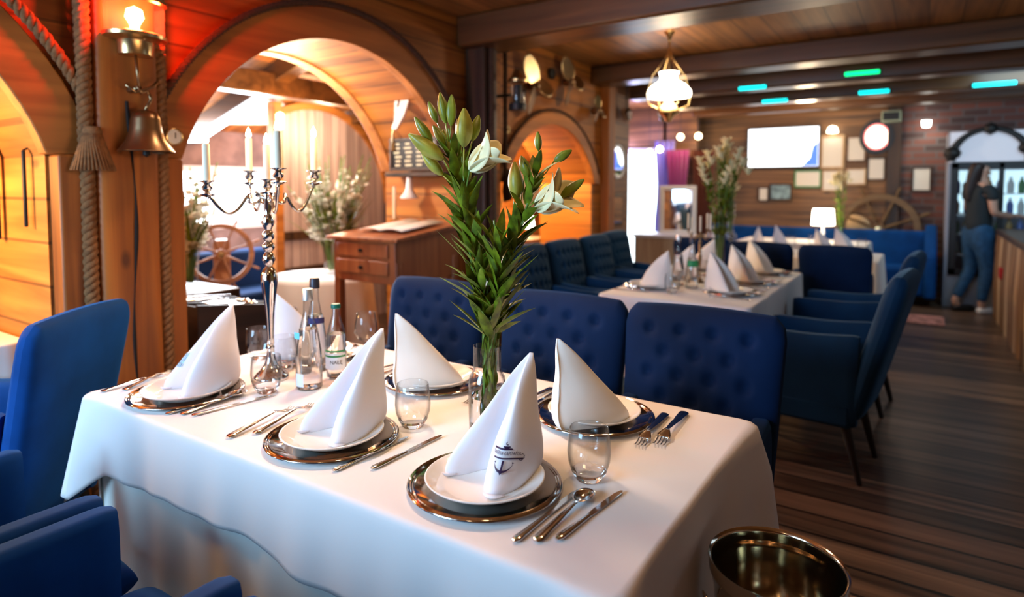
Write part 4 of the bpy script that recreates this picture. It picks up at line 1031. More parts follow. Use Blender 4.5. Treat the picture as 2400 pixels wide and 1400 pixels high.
tag(obj('round_bracket', MB().lathe([(0, 0), (.05, 0), (.05, .03), (0, .03)], 20, M=Matrix.Translation((XW, 4.86, 2.42)) @ Matrix.Rotation(radians(90), 4, 'Y')), M['iron']), 'round dark bracket between the two larger propellers', 'bracket')
for (y, z, a, b, lb) in ((6.23, 1.69, .18, .17, 'round mirror'), ):
    t = thing('round_mirror', 'oval pale mirror on the wall end right of the small arch', 'mirror', (XW+.05, y, z)); Mx = Matrix.Rotation(radians(90), 4, 'Y')
    obj('frame', MB().lathe([(.155, -.01), (.185, -.01), (.18, .015), (.155, .012)], 40, M=Mx), M['white'], t); obj('mirror_glass', MB().lathe([(0, .005), (.157, .005)], 40, M=Mx), M['mirror'], t)
t = thing('small_mirror', 'narrow upright mirror with dark rim below the round mirror', 'mirror', (XW+.05, 6.2, 1.17)); obj('frame', MB().box((0, 0, 0), (.03, .32, .34)), M['dpost'], t, bevel=.01); obj('mirror_glass', MB().box((.017, 0, 0), (.004, .25, .27)), M['mirror'], t)
# pendant oil lamp
t = thing('pendant_lamp', 'oil lamp pendant with glowing white glass shade hanging from the ceiling', 'lamp', (-1.69, 4.8, 1.92))
M['opal'] = emis('opal_glass', (1, .9, .72), 7)
obj('opal_shade', MB().lathe([(.165, .20), (.172, .215), (.168, .245), (.13, .29), (.085, .315), (.068, .335), (.068, .365), (.078, .39), (.074, .39)], 48), M['opal'], t, smooth=180)
obj('burner', MB().lathe([(0, 0), (.02, .005), (.03, .03), (.05, .05), (.085, .075), (.07, .12), (.035, .15), (.03, .19), (0, .19)], 32), M['brass'], t, smooth=60)
mb = MB()
for k in range(4):
    a = pi/4+k*pi/2; mb.tube([(.08*cos(a), .08*sin(a), .1), (.17*cos(a), .17*sin(a), .14), (.185*cos(a), .185*sin(a), .22), (.14*cos(a), .14*sin(a), .36), (.03*cos(a), .03*sin(a), .50), (0, 0, .56)], .004, 6)
obj('cage', mb, M['brass'], t, smooth=180)
obj('chain', MB().tube([(0, 0, .39+.02*k) for k in range(16)], [.006+.006*(k % 2) for k in range(16)], 8), M['brass'], t)
obj('ceiling_rose', MB().lathe([(0, .62), (.012, .64), (.02, .67), (.045, .70), (0, .70)], 24), M['brass'], t)
obj('bulb', MB().lathe([(0, .19), (.03, .2), (.035, .25), (0, .28)], 20), M['opal'], t, smooth=180)

# ================================================================ annex behind the large arch
t = thing('writing_desk', 'old wooden standing desk with sloping top and two drawers under the arch', 'desk', (-2.885, 3.0, 0))
W_, D_ = .56, .60
for sx in (-1, 1):
    for sy in (-1, 1): obj('leg', MB().box((sx*(W_/2-.03), sy*(D_/2-.03), .48), (.05, .05, .95)), M['desk'], t, bevel=.004)
body = [(-D_/2, .82), (D_/2, .82), (D_/2, 1.14), (-D_/2, 1.08)]
obj('case', MB().prism(body, 'x', -W_/2+.01, W_/2-.01), M['desk'], t, bevel=.004)
top = [(-D_/2-.03, 1.078), (D_/2+.02, 1.145), (D_/2+.02, 1.17), (-D_/2-.03, 1.10)]
obj('sloping_top', MB().prism(top, 'x', -W_/2-.03, W_/2+.03), M['desk'], t, bevel=.004)
for z_, h_ in ((1.02, .085), (.915, .085)):
    dr = obj('drawer', MB().box((0, -D_/2-.006, z_), (W_-.12, .02, h_)), M['desk'], t, bevel=.004); obj('knob', MB().lathe([(0, 0), (.012, .004), (.01, .02), (0, .024)], 12, M=Matrix.Translation((0, -D_/2-.016, z_)) @ Matrix.Rotation(radians(90), 4, 'X')), M['iron'], dr)
t = thing('desk_glare_menu', 'open white menu book standing in for the glare on the sloping desk top', 'book', (-2.86, 3.02, 1.142)); Mx = Matrix.Rotation(atan2(.067, .65), 4, 'X')  # white pages stand in for the window glare on the glossy desk top
for sg in (-1, 1): obj('glare_page', MB().grid(lambda u, v: (sg*.19*u, -.2+.4*v, .014+.012*sin(pi*u)), 12, 2, M=Mx), M['paper'], t, smooth=180, solid=.004)
t = thing('table_candle', 'tall slim white candle behind the desk', 'candle', (-3.12, 3.22, 1.19)); obj('wax_stick', MB().lathe([(0, 0), (.012, 0), (.011, .22), (0, .224)], 16), M['wax'], t); obj('holder', MB().lathe([(0, -.012), (.03, -.01), (.03, 0), (0, 0)], 16), M['brass'], t)
def flowers(nm, label, cat, loc, vh, vr, H, spread, n_, seedv, gl=True, parts_vase='flower_vase', vlabel=None, blossom='petal', flare=1.3, nb=9):
    t = thing('flower_vase', vlabel, 'vase', loc)
    obj('glass_body', MB().lathe([(0, 0), (vr*.8, 0), (vr*.85, .01), (vr, vh*.6), (vr*flare, vh), (vr*flare-.003, vh), (vr-.003, vh*.6), (vr*.8, .015), (0, .012)], 32), M['glass'], t, smooth=60)
    rnd = random.Random(seedv)
    f = thing(nm, label, cat, loc)
    lm, bm, sm = MB(), MB(), MB()
    for k in range(n_):
        a = rnd.uniform(0, 2*pi); s_ = spread*rnd.uniform(.15, 1)**.8; h = H*rnd.uniform(.7, 1)
        p0 = V((.3*vr*cos(a), .3*vr*sin(a), .03)); p1 = V((vr*.7*cos(a), vr*.7*sin(a), vh)); p2 = V((s_*cos(a), s_*sin(a), h))
        path = [p0*(1-q)**2+p1*2*q*(1-q)+p2*q*q for q in [i/10 for i in range(11)]]
        sm.tube(path, .004, 5)
        if gl:
            for j in range(nb):
                q = .42+.58*j/nb; c = path[min(10, int(q*10))]+V((rnd.uniform(-.02, .02), rnd.uniform(-.02, .02), rnd.uniform(-.02, .02)))
                r = .055*(1.3-q); dirv = V((cos(a)+rnd.uniform(-.6, .6), sin(a)+rnd.uniform(-.6, .6), .8)).normalized()
                for m_ in range(4):
                    d2 = (dirv+V((rnd.uniform(-.6, .6), rnd.uniform(-.6, .6), rnd.uniform(-.4, .4)))).normalized(); leafmesh(bm, c, d2, r*2, r*1.4, .2)
            for j in range(3): leafmesh(lm, path[3], (p2-p1)+V((rnd.uniform(-.15, .15), rnd.uniform(-.15, .15), 0)), H*.5*rnd.uniform(.7, 1.1), .022, .2)
        else:
            for j in range(14):
                q = .3+.6*j/14; c = path[int(q*10)]; aa = rnd.uniform(0, 6.3); leafmesh(lm, c, V((cos(aa)*.7, sin(aa)*.7, .9)), .09, .02, .3)
            for j in range(3):
                aa = rnd.uniform(0, 6.3)
                for m_ in range(5): leafmesh(bm, path[-1]+V((cos(aa)*.02*j, sin(aa)*.02*j, -.04*j)), V((cos(aa+m_*1.25)*.6, sin(aa+m_*1.25)*.6, .8)), .075, .035, .2)
    obj('stems', sm, M['stem'], f, smooth=180); obj('leaves', lm, M['leaf'], f, smooth=180); obj('blossoms', bm, M[blossom], f, smooth=180)
M['gleaf'] = M['leaf']
t = thing('round_table', 'small round table under the white cloth in the room behind the arch', 'table', (-3.78, 3.12, 0)); obj('tabletop', MB().lathe([(0, .72), (.34, .72), (.34, .745), (0, .745)], 40), M['blond'], t); obj('pedestal', MB().lathe([(0, 0), (.2, 0), (.2, .02), (.04, .05), (.04, .72), (0, .72)], 20), M['blond'], t)
def rc(u, v):
    a = 2*pi*u
    if v < .3: r = .36*v/.3; return (r*cos(a), r*sin(a), .752)
    q = (v-.3)/.7; r = .362+.05*q+.02*q*sin(a*9); return (r*cos(a), r*sin(a), .752-.55*q)
o = obj('tablecloth', MB().grid(rc, 120, 24, cu=True), M['cloth'], smooth=180, loc=(-3.78, 3.12, 0)); tag(o, 'white floor length cloth over the small round table beside the desk', 'tablecloth')
flowers('gladiolus_bouquet', 'large bunch of white gladioli on the small round table', 'flowers', (-3.72, 3.16, .753), .30, .06, .92, .32, 44, 2, vlabel='tall clear glass vase on the small round table', nb=10, blossom='white_petal')
flowers('gladiolus_bouquet', 'white gladioli with green blades at the left jamb of the large arch', 'flowers', (-3.70, 2.06, .80), .26, .05, .80, .22, 14, 5, vlabel='glass vase at the left jamb of the large arch', nb=10, blossom='white_petal')
tag(obj('side_cabinet', MB().box((-3.75, 2.04, .4), (.5, .45, .78)), M['dpost'], bevel=.01), 'dark cabinet at the left jamb of the arch below the gladioli', 'cabinet')
def wheel(label, loc, R, rz, m, spokes=8, grip=True, tilt=0, rimw=.035):
    t = thing('ship_helm', label, 'ship wheel', loc, rz)   # lies in local xz plane
    Mx = Matrix.Rotation(radians(90), 4, 'X')
    obj('rim', MB().lathe([(R-rimw*1.6, -.018), (R, -.018), (R, .018), (R-rimw*1.6, .018), (R-rimw*1.6, -.018)], 64, M=Mx), M[m], t, bevel=.004)
    obj('hub', MB().lathe([(0, -.04), (R*.17, -.04), (R*.17, .04), (0, .04)], 28, M=Mx), M[m], t, bevel=.006)
    obj('hub_cap', MB().lathe([(0, .05), (R*.09, .045), (R*.09, .03), (0, .03)], 20, M=Mx), M['brass'], t)
    for k in range(spokes):
        a = 2*pi*k/spokes+tilt; d = V((cos(a), 0, sin(a)))
        L1 = R*1.28 if grip else R*.98
        pts = [d*R*.1, d*R*.4, d*R*.6, d*R*.95]+([d*R*1.04, d*R*1.12, d*R*1.22, d*L1] if grip else [])
        obj('spoke', MB().tube(pts, [R*.04, R*.045, R*.03, R*.04]+([R*.025, R*.045, R*.04, R*.02] if grip else []), 8), M[m], t, smooth=60)
    return t
wheel('reddish wooden ship wheel standing in the room behind the large arch', (-4.45, 2.72, .90), .235, radians(60), 'wheel', 8, True, .35, .022)
t = thing('wheel_pedestal', 'wooden pedestal carrying the reddish ship wheel', 'stand', (-4.5, 2.76, 0), radians(60)); obj('column', MB().box((0, .1, .5), (.12, .12, 1.0)), M['wheel'], t, bevel=.01); obj('foot', MB().box((0, .1, .03), (.3, .3, .06)), M['wheel'], t, bevel=.01)
t = thing('bench_sofa', 'dark blue bench under the bright window behind the arch', 'sofa', (-5.35, 3.5, 0)); obj('seat', MB().box((0, 0, .3), (.5, 1.5, .3)), M['navy'], t, bevel=.04); obj('backrest', MB().box((-.2, 0, .6), (.14, 1.5, .42)), M['navy'], t, bevel=.04)
# arched gate
gx = -5.05; gc, gr = 4.10, .93
t = thing('arched_gate', 'round topped gate of slanting boards behind the flowers', 'gate', (gx, gc, 0))
pts = [(-.45, 0)]+[(gr*cos(a), 1.24+gr*sin(a)) for a in [radians(118-118*k/30) for k in range(31)]]+[(gr, 0)]
M['gateb'] = wood('slanting_gate_boards', srgb(205, 182, 172), srgb(150, 125, 118), 'z', 'y', .1)
obj('gate_leaf', MB().prism(pts, 'x', -.02, .02), M['gateb'], t)
obj('arch_frame', MB().band([(gr*cos(a), 1.24+gr*sin(a)) for a in [radians(118-118*k/30) for k in range(31)]], [((gr+.07)*cos(a), 1.24+(gr+.07)*sin(a)) for a in [radians(118-118*k/30) for k in range(31)]], 'x', -.05, .06), M['ringwood'], t)
obj('left_post', MB().box((.03, -.47, 1.1), (.10, .09, 2.2)), M['ringwood'], t, bevel=.006)
obj('cross_rail', MB().box((.04, .25, .95), (.03, 1.4, .08)).box((.04, .25, .62), (.03, 1.4, .05)), M['dpost'], t)
t = thing('gate_wall_lamp', 'small glowing wall lamp at the top of the gate post', 'lamp', (gx+.11, gc-.47, 2.02)); obj('lamp_glass', MB().lathe([(0, -.08), (.03, -.07), (.035, .06), (0, .08)], 16), emis('warm_glow', (1, .8, .5), 9), t, smooth=180); obj('bracket', MB().box((-.02, 0, 0), (.04, .03, .05)), M['brass'], t)
t = thing('annex_table_lamp', 'small table lamp with pale shade by the far window behind the candelabra', 'lamp', (-5.0, 2.3, .95)); obj('shade', MB().lathe([(.09, .3), (.06, .45)], 24), M['opal'], t, solid=.002); obj('base', MB().lathe([(0, 0), (.05, 0), (.02, .05), (.012, .3), (0, .3)], 16), M['brass'], t)
tag(obj('corner_cupboard', MB().box((-5.0, 2.2, .47), (.5, .6, .94)), M['dpost'], bevel=.01), 'dark low cupboard under the small lamp behind the arch', 'cabinet')
# cutlery trolley
t = thing('cutlery_tray', 'dark wooden cutlery box with slanted compartments behind the table', 'cutlery box', (-2.98, 1.80, 0))
M['darkw'] = wood('dark_box_wood', srgb(62, 38, 28), srgb(30, 18, 14), 'y', 'x', 0, knots=False)
obj('stand', MB().box((0, 0, .27), (.40, .44, .54)), M['darkw'], t, bevel=.01)
for x_ in (-.19, -.065, .065, .19): obj('divider', MB().prism([(-.22, .54), (.22, .54), (.22, .80), (-.22, .86)], 'x', x_-.008, x_+.008), M['darkw'], t)
obj('box_end', MB().box((0, -.215, .70), (.39, .012, .30)).box((0, .215, .67), (.39, .012, .25)), M['darkw'], t)
obj('box_floor', MB().prism([(-.215, .76), (.215, .70), (.215, .68), (-.215, .74)], 'x', -.185, .185), M['darkw'], t)
rr = random.Random(9); kk = 0
for c_ in range(3):
    for j in range(7):
        src = (k0, f0, s0)[c_]
        o_ = dup(src, (-2.98-.125+.125*c_+rr.uniform(-.04, .04), 1.80-.13+rr.uniform(-.03, .03), .775+.012*j), rr.uniform(-.12, .12), 'steel %s lying in the dark cutlery box' % ('knife', 'fork', 'spoon')[c_], 'spare cutlery in the dark box', 1.1)
        o_.rotation_euler = (-.09, 0, o_.rotation_euler[2])

# ================================================================ alcove of the small arch
def picture(label, loc, w_, h_, rz, inner, fm='dpost', fw=.03, nm='wall_picture', cat='picture'):
    t = thing(nm, label, cat, loc, rz)   # faces local -y
    obj('frame', MB().box((0, 0, h_/2-fw/2), (w_, .03, fw)).box((0, 0, -h_/2+fw/2), (w_, .03, fw)).box((-w_/2+fw/2, 0, 0), (fw, .03, h_-2*fw)).box((w_/2-fw/2, 0, 0), (fw, .03, h_-2*fw)), M[fm] if isinstance(fm, str) else fm, t, bevel=.003)
    obj('picture_sheet', MB().box((0, .004, 0), (w_-2*fw, .012, h_-2*fw)), inner, t); return t
M['paint'] = mat('grey_painting', (.35, .33, .30), .6, var=.6, vscale=9); M['sea'] = mat('sea_picture', (.2, .32, .38), .5, var=.7, vscale=12)
picture('dark framed grey picture in the yellow lit arched alcove', (-3.86, 6.25, 1.42), .5, .6, radians(90), M['paint'])
t = thing('alcove_lamp', 'glowing shaded lamp in the small arched alcove', 'lamp', (-3.6, 5.75, .87)); obj('shade', MB().lathe([(.09, .10), (.06, .26)], 24), M['opal'], t, solid=.002); obj('base', MB().lathe([(0, 0), (.05, 0), (.012, .03), (.012, .1), (0, .1)], 16), M['brass'], t)
t = thing('niche_table', 'low wooden table inside the small arched alcove', 'table', (-3.62, 5.3, 0)); obj('tabletop', MB().box((0, 0, .85), (.4, 1.5, .03)), M['blond'], t)
for sy in (-1, 1): obj('leg', MB().box((0, sy*.7, .42), (.3, .05, .83)), M['blond'], t)
flowers('green_plant', 'leafy green plant at the left of the small arched alcove', 'plant', (-3.55, 5.0, .866), .16, .05, .55, .2, 16, 6, gl=False, vlabel='glass vase of the green plant in the small alcove', blossom='leaf')

# ================================================================ second table
t2x0, t2x1, t2y0, t2y1 = -1.63, -.74, 3.42, 5.12
table('dining_table', t2x0, t2x1, t2y0, t2y1, 'dining table under pinkish white cloth in the middle of the room')
o = obj('tablecloth', cloth_mesh(t2x0, t2x1, t2y0, t2y1, TZ, (.45, .45, .4, .05), amp=.014, seedv=8, flare=.02), M['cloth'], smooth=60); tag(o, 'white cloth falling in folds over the second table in the middle of the room', 'tablecloth')
N2L = ['at the left near corner of the second table', 'with a front crease at the right near corner of the second table', 'second on the right side of the second table', 'farthest on the right side of the second table', 'second on the left side of the second table behind the bottles', 'farthest on the left side of the second table']
T2 = [(-1.45, 3.80, -pi/2), (-.95, 3.84, pi/2), (-.95, 4.36, pi/2), (-.95, 4.88, pi/2), (-1.46, 4.34, -pi/2), (-1.46, 4.86, -pi/2)]
ch0 = [o for o in COL.objects if o.name == 'charger_plate'][0]; pl0 = [o for o in COL.objects if o.name == 'dinner_plate'][0]
for i, (x_, y_, rz) in enumerate(T2):
    dup(ch0, (x_, y_, TZ+.002), 0, 'silver charger plate '+N2L[i].replace('with a front crease ', ''), 'chargers on the second table')
    dup(pl0, (x_, y_, TZ+.0045), 0, 'white plate '+N2L[i].replace('with a front crease ', ''), 'plates on the second table')
    dup(naps['P5'], (x_, y_, TZ+.012), rz, 'folded napkin '+N2L[i], 'standing napkins on the second table')
    if i < 4:
        sg = 1 if rz > 0 else -1
        for j, (src, nm) in enumerate(((k0, 'knife'), (f0, 'fork'))):
            dup(src, (x_+sg*.16, y_+sg*(.20 if j == 0 else -.20), TZ+.001), (pi/2 if sg > 0 else -pi/2), 'steel %s beside the napkin %s' % (nm, N2L[i].replace('with a front crease ', '')), 'cutlery on the second table')
candelabra(-1.24, 4.18, TZ+.002, 'dark bronze candelabra with unlit candles on the second table', False, .52, 'dbrass', .20, None)
b1_ = bottle('clear water bottle left of the unlit candles on the second table', -1.335, 4.02, .33, .04, .0135, M['capsil'], (fc-1, fc+1, .06, .10, M['palelabel'], 'pale paper label'), 'silver cap')
b2_ = bottle('clear water bottle in front of the unlit candles on the second table', -1.215, 3.93, .32, .04, .0135, M['capdark'], (fc-1, fc+1, .14, .18, M['greenband'], 'dark green label'), 'dark cap')
for i, (x_, y_) in enumerate(((-1.25, 3.66), (-1.1, 4.6), (-1.32, 4.5), (-1.1, 4.15))): tumbler('tumbler on the second table '+['at its near end', 'beside the flower vase', 'left of the flower vase', 'near the right hand napkins'][i], x_, y_, z=TZ+.002)
flowers('lily_bouquet', 'tall bouquet of white lilies on the second table', 'flowers', (-1.20, 4.52, TZ+.002), .50, .035, .98, .17, 12, 14, gl=False, vlabel='slender tall glass vase on the second table', flare=1.5)
# armchairs around it
GR = 'teal blue armchairs around the second table'
r0 = armchair('blue armchair seen from the side at the right of the second table, nearest', -.455, 3.52, radians(84), 'teal', None, GR, recl=.26, W=.50)
dup(r0, (-.42, 4.58, 0), radians(85), 'blue armchair at the right of the second table, behind the nearest one', GR)
l0 = armchair('teal tufted armchair against the left wall, nearest of its row', -1.95, 3.66, radians(-90), 'teal', (6, 6), GR)
dup(l0, (-1.95, 4.20, 0), radians(-90), 'teal tufted armchair against the left wall, second of its row', GR)
dup(l0, (-1.95, 4.75, 0), radians(-90), 'teal tufted armchair against the left wall, third of its row', GR)
dup(l0, (-2.02, 5.33, 0), radians(-90), 'teal armchair against the left wall, farthest and lowest', GR)
# ---------------------------------------------------------------- third and fourth rows
G3 = 'navy armchairs with their backs to the camera'
n0 = armchair('navy armchair with its back to the camera, right behind the second table', -.56, 5.75, 0, 'navy', None, G3, top=.95)
dup(n0, (-1.12, 5.78, 0), 0, 'navy armchair with its back to the camera, middle of the row behind the second table', G3)
dup(n0, (-1.66, 5.98, 0), 0, 'navy armchair with its back to the camera, left of the row behind the second table', G3)
table('dining_table', -2.0, -.3, 6.25, 7.05, 'third dining table behind the row of navy armchairs')
o = obj('tablecloth', cloth_mesh(-2.0, -.3, 6.25, 7.05, TZ, (.45, .45, .4, .4), amp=.014, seedv=9, flare=.04), M['cloth'], smooth=60); tag(o, 'white cloth of the third table, its right end showing beside the navy armchair', 'tablecloth')
for i, (x_, y_, lb) in enumerate(((-1.85, 6.45, 'leftmost napkin on the third table'), (-1.35, 6.45, 'white napkin on the third table left of the lamp'), (-1.2, 6.85, 'white napkin on the third table below the television'), (-.72, 6.5, 'white napkin on the third table in front of the table lamp'), (-.55, 6.8, 'rightmost napkin on the third table'))):
    dup(naps['P2'], (x_, y_, TZ+.001), .4*i, lb, 'napkins on the third table')
for i, (x_, y_) in enumerate(((-1.6, 6.5), (-1.05, 6.5), (-.9, 6.8), (-.45, 6.5), (-1.7, 6.8))): dup([o for o in COL.objects if o.name == 'wine_glass'][0], (x_, y_, TZ+.001), 0, 'wine glass on the third table, '+['left of the tall tube vase', 'in front of the table lamp', 'behind the right hand napkins', 'at the right end by the armchair', 'beside the tall tube vase'][i], 'wine glasses on the third table')
flowers('green_bouquet', 'leafy bouquet with white buds in the tall tube vase on the third table', 'flowers', (-1.72, 6.9, TZ+.002), .50, .035, .92, .16, 9, 24, gl=False, vlabel='tall pale tube vase on the third table', flare=1.2)
table('dining_table', -1.9, -.5, 7.85, 8.6, 'fourth dining table in front of the far bench')
o = obj('tablecloth', cloth_mesh(-1.9, -.5, 7.85, 8.6, TZ, (.5, .5, .4, .4), amp=.014, seedv=19, flare=.04), M['cloth'], smooth=60); tag(o, 'white cloth of the fourth table in front of the far bench', 'tablecloth')
t = thing('table_lamp', 'table lamp with glowing square-looking white shade on the fourth table', 'lamp', (-.98, 8.2, TZ+.002)); obj('shade', MB().lathe([(.125, .20), (.11, .39)], 32), M['opal'], t, solid=.002, smooth=60); obj('base', MB().lathe([(0, 0), (.06, 0), (.02, .02), (.012, .05), (.02, .1), (.01, .2), (0, .2)], 20), M['white'], t)
flowers('small_bouquet', 'loose green and white bouquet right of the glowing table lamp', 'flowers', (-.80, 8.35, TZ+.002), .22, .03, .80, .12, 6, 34, gl=False, vlabel='small glass vase right of the glowing table lamp', flare=1.2)
t = thing('bench_sofa', 'long royal blue bench along the far wall below the pictures', 'sofa', (-1.2, 9.05, 0)); obj('seat', MB().box((0, 0, .28), (2.7, .55, .34)), M['velvet'], t, bevel=.04); obj('backrest', MB().box((0, .24, .62), (2.7, .14, .5)), M['velvet'], t, bevel=.04)
for sx in (-1, 1): obj('armrest', MB().prism([(-.35, .1), (.3, .1), (.3, .95), (.2, .95), (-.3, .6)], 'x', sx*1.3-.06, sx*1.3+.06), M['velvet'], t, bevel=.03)
# ---------------------------------------------------------------- far wall
YF = 9.575
M['screen'] = emis('tv_screen', (.85, .93, 1), 2.2); M['lit'] = emis('lit_sign', (1, .82, .62), 2.4)
t = thing('television', 'bright wall television on the far wall', 'television', (-1.68, YF-.05, 1.985)); obj('housing', MB().box((0, .02, 0), (.96, .06, .58)), M['black'], t, bevel=.006)
sc_ = obj('screen', MB().box((0, -.013, 0), (.92, .006, .54)), M['screen'], t)
obj('screen_corner', MB().prism([(.455, -.265), (.455, .06), (.39, .0), (.36, -.16), (.26, -.265)], 'y', -.019, -.0165), emis('blue_screen', (.05, .15, .8), 1.0), sc_)
tm = MB(); text_mb('12', .13, lambda x, y: (x+.12, -.0185, y), tm); obj('screen_digits', tm, emis('blue_digits', (.05, .2, .8), 1.0), sc_, smooth=0)
picture('warmly lit framed sheet right of the television', (-1.05, YF-.02, 1.90), .30, .46, 0, M['paper'], 'blond')
t = thing('picture_light', 'bright lamp above the framed sheet right of the television', 'lamp', (-1.05, YF-.08, 2.20)); obj('lamp_glass', MB().lathe([(0, -.05), (.07, -.04), (.05, .03), (0, .05)], 20), emis('picture_glow', (1, .85, .6), 8), t); obj('arm', MB().box((0, .05, .0), (.02, .1, .02)), M['brass'], t)
picture('pale framed notice left of the round clock', (-.765, YF-.02, 1.93), .25, .36, 0, M['paper'], 'farwood' if 'farwood' in M else 'dpost')
t = thing('oval_clock', 'large oval dark framed lit sign with pink and white face on the far wall', 'sign', (-.53, YF-.04, 2.08)); Mx = Matrix.Rotation(radians(90), 4, 'X')
obj('frame', MB().lathe([(.15, .02), (.20, .02), (.205, -.02), (.15, -.02), (.15, .02)], 40, M=Mx, sy=1.15), M['black'], t, smooth=60); obj('face', MB().lathe([(0, .005), (.155, .005)], 40, M=Mx, sy=1.15), M['lit'], t); obj('red_edge', MB().lathe([(.13, .008), (.155, .008)], 40, M=Mx, sy=1.15), emis('pink_edge', (.9, .2, .2), 1.2), t)
for (x_, z_, w_, h_, lb, fm) in ((-1.35, 1.535, .34, .24, 'green framed pale certificate below the television', M['greenband']), (-1.04, 1.51, .26, .29, 'upright white sheet in a lamp glow above the table lamp', 'blond'), (-.76, 1.56, .24, .22, 'tilted white sheet below the pale notice', 'blond'), (-.525, 1.66, .21, .30, 'grey white sheet under the oval sign', 'dpost'), (-.02, 1.52, .21, .31, 'bluish white notice alone on the brick left of the fridge', 'dpost')):
    picture(lb, (x_, YF-.02, z_), w_, h_, 0, M['paper'], fm, .018, 'wall_certificate', 'picture')
picture('blue grey photograph at the left below the television', (-1.70, YF-.02, 1.35), .30, .24, 0, M['sea'], 'dpost', .02, 'wall_photograph', 'picture')
picture('narrow pale photograph left of the blue grey photograph', (-1.93, YF-.02, 1.32), .14, .2, 0, M['paper'], 'dpost', .015, 'wall_photograph', 'picture')
wheel('large aged ship wheel standing against the far wall', (-.47, YF-.12, .86), .47, 0, 'wheelfar', 8, True, .39, .05)
t = thing('old_machine', 'dark red machine drum behind the large ship wheel', 'machine', (-.75, YF-.06, 0)); obj('drum', MB().lathe([(0, -.03), (.2, -.03), (.2, .04), (0, .04)], 32, M=Matrix.Translation((0, 0, .85)) @ Matrix.Rotation(radians(90), 4, 'X')), M['dbrass'], t)
obj('machine_stand', MB().box((0, 0, .35), (.1, .06, .7)), M['iron'], t)
mb = MB().box((-.33, YF-.02, 1.5), (.16, .06, 2.2)); tag(obj('timber_post', mb, M['dpost'], bevel=.01), 'dark timber post on the far wall behind the ship wheel', 'post')
t = thing('loudspeaker', 'small pale box speaker under the beam above the oval sign', 'speaker', (-.37, YF-.1, 2.33)); obj('housing', MB().box((0, 0, 0), (.22, .16, .14)), mat('greenish_box', (.35, .42, .3), .5), t, bevel=.01); obj('front_grille', MB().box((0, -.083, 0), (.18, .005, .1)), M['iron'], t)
t = thing('wall_spotlight', 'small bright spotlight on the brick wall', 'spotlight', (.01, YF-.12, 2.22)); obj('lamp_head', MB().lathe([(0, -.05), (.04, -.04), (.05, .03), (0, .03)], 20), emis('spot_glow', (1, 1, .9), 14), t); obj('arm', MB().box((0, .07, 0), (.02, .1, .02)), M['iron'], t)
# LED strips on the beams
for (x_, y_, z_, w_, m_, lb) in ((-1.46, 6.60, 2.41, .26, 'teal_led', 'cyan glowing strip at the left on the second beam'), (-.50, 6.60, 2.46, .28, 'green_led', 'green glowing strip on the second beam'), (-1.46, 7.73, 2.41, .27, 'teal_led', 'cyan glowing strip at the left on the third beam'), (-.47, 7.73, 2.43, .28, 'teal_led', 'cyan glowing strip in the middle of the third beam'), (.55, 7.73, 2.42, .34, 'teal_led', 'cyan glowing strip at the right of the third beam')):
    t = thing('light_strip', lb, 'light strip', (x_, y_, z_), 0, 'coloured light strips on the ceiling beams'); obj('diffuser', MB().box((0, -.012, 0), (w_, .02, .035)), M[m_], t, bevel=.006); obj('backing', MB().box((0, .008, 0), (w_+.02, .02, .045)), M['iron'], t)
# small spotlights left of the small arch end
for i, (y_, z_) in enumerate(((6.75, 2.2), (7.2, 2.22))):
    t = thing('ceiling_spotlight', ['chrome spotlight hanging right of the small propeller', 'chrome spotlight beside the pendant lamp'][i], 'spotlight', (-2.7+.25*i, y_-.4, z_)); obj('lamp_head', MB().lathe([(0, -.06), (.05, -.05), (.06, .05), (0, .07)], 20, M=Matrix.Rotation(.6, 4, 'X')), M['silver'], t); obj('stem', MB().tube([(0, 0, .05), (0, 0, ZC-z_)], .008, 6), M['iron'], t)
# ---------------------------------------------------------------- left rear: glazed door, curtains, mirror easel
d_ = struct('door_1', MB().box((-3.95, 9.0, 1.0), (.07, .06, 2.0)).box((-3.27, 9.0, 1.0), (.07, .06, 2.0)).box((-3.6, 9.0, 1.97), (.7, .06, .07)).box((-3.6, 9.0, .08), (.7, .06, .16)), M['white'], smooth=0)
obj('door_glass', MB().box((-3.6, 9.0, 1.03), (.62, .01, 1.84)), emis('daylight_glass', (.8, .95, 1), 4), d_)
struct('wall_far_door', MB().box((-4.8, 9.06, 1.31), (1.65, .08, 2.62)).box((-3.6, 9.06, 2.33), (.8, .08, .58)).box((-3.0, 9.06, 1.31), (.5, .08, 2.62)), M['farwood'], smooth=0)
M['purple'] = mat('purple_velvet', (.25, .02, .18), .8, sheen=.5); M['lilac'] = mat('lilac_voile', (.30, .28, .75), .8)
def curtain(label, x_, y_, w_, z0, z1, m_, nf=7):
    o_ = obj('curtain', MB().grid(lambda u, v: (x_+w_*(u-.5)*(1-.25*sin(pi*v)**2), y_+.03*sin(u*nf*2*pi), z0+(z1-z0)*v), 90, 12), m_, smooth=180, solid=.004); return tag(o_, label, 'curtain')
curtain('lilac lit curtain beside the glazed door', -3.18, 8.9, .3, .75, 2.1, M['lilac'], 4)
curtain('dark purple red curtain left of the tall flowers', -2.95, 8.78, .34, .77, 1.95, M['purple'], 5)
curtain('brown red curtain right of the purple one', -2.66, 9.0, .34, .3, 1.95, mat('brown_red', (.12, .03, .018), .8), 5)
t = thing('framed_mirror', 'white framed mirror standing on the pale sideboard', 'mirror', (-2.86, 8.55, 1.10), radians(12)); obj('frame', MB().box((0, 0, .31), (.50, .04, .06)).box((0, 0, -.31), (.50, .04, .06)).box((-.22, 0, 0), (.06, .04, .56)).box((.22, 0, 0), (.06, .04, .56)), M['white'], t, bevel=.006); obj('mirror_glass', MB().box((0, .01, 0), (.40, .01, .56)), M['mirror'], t)
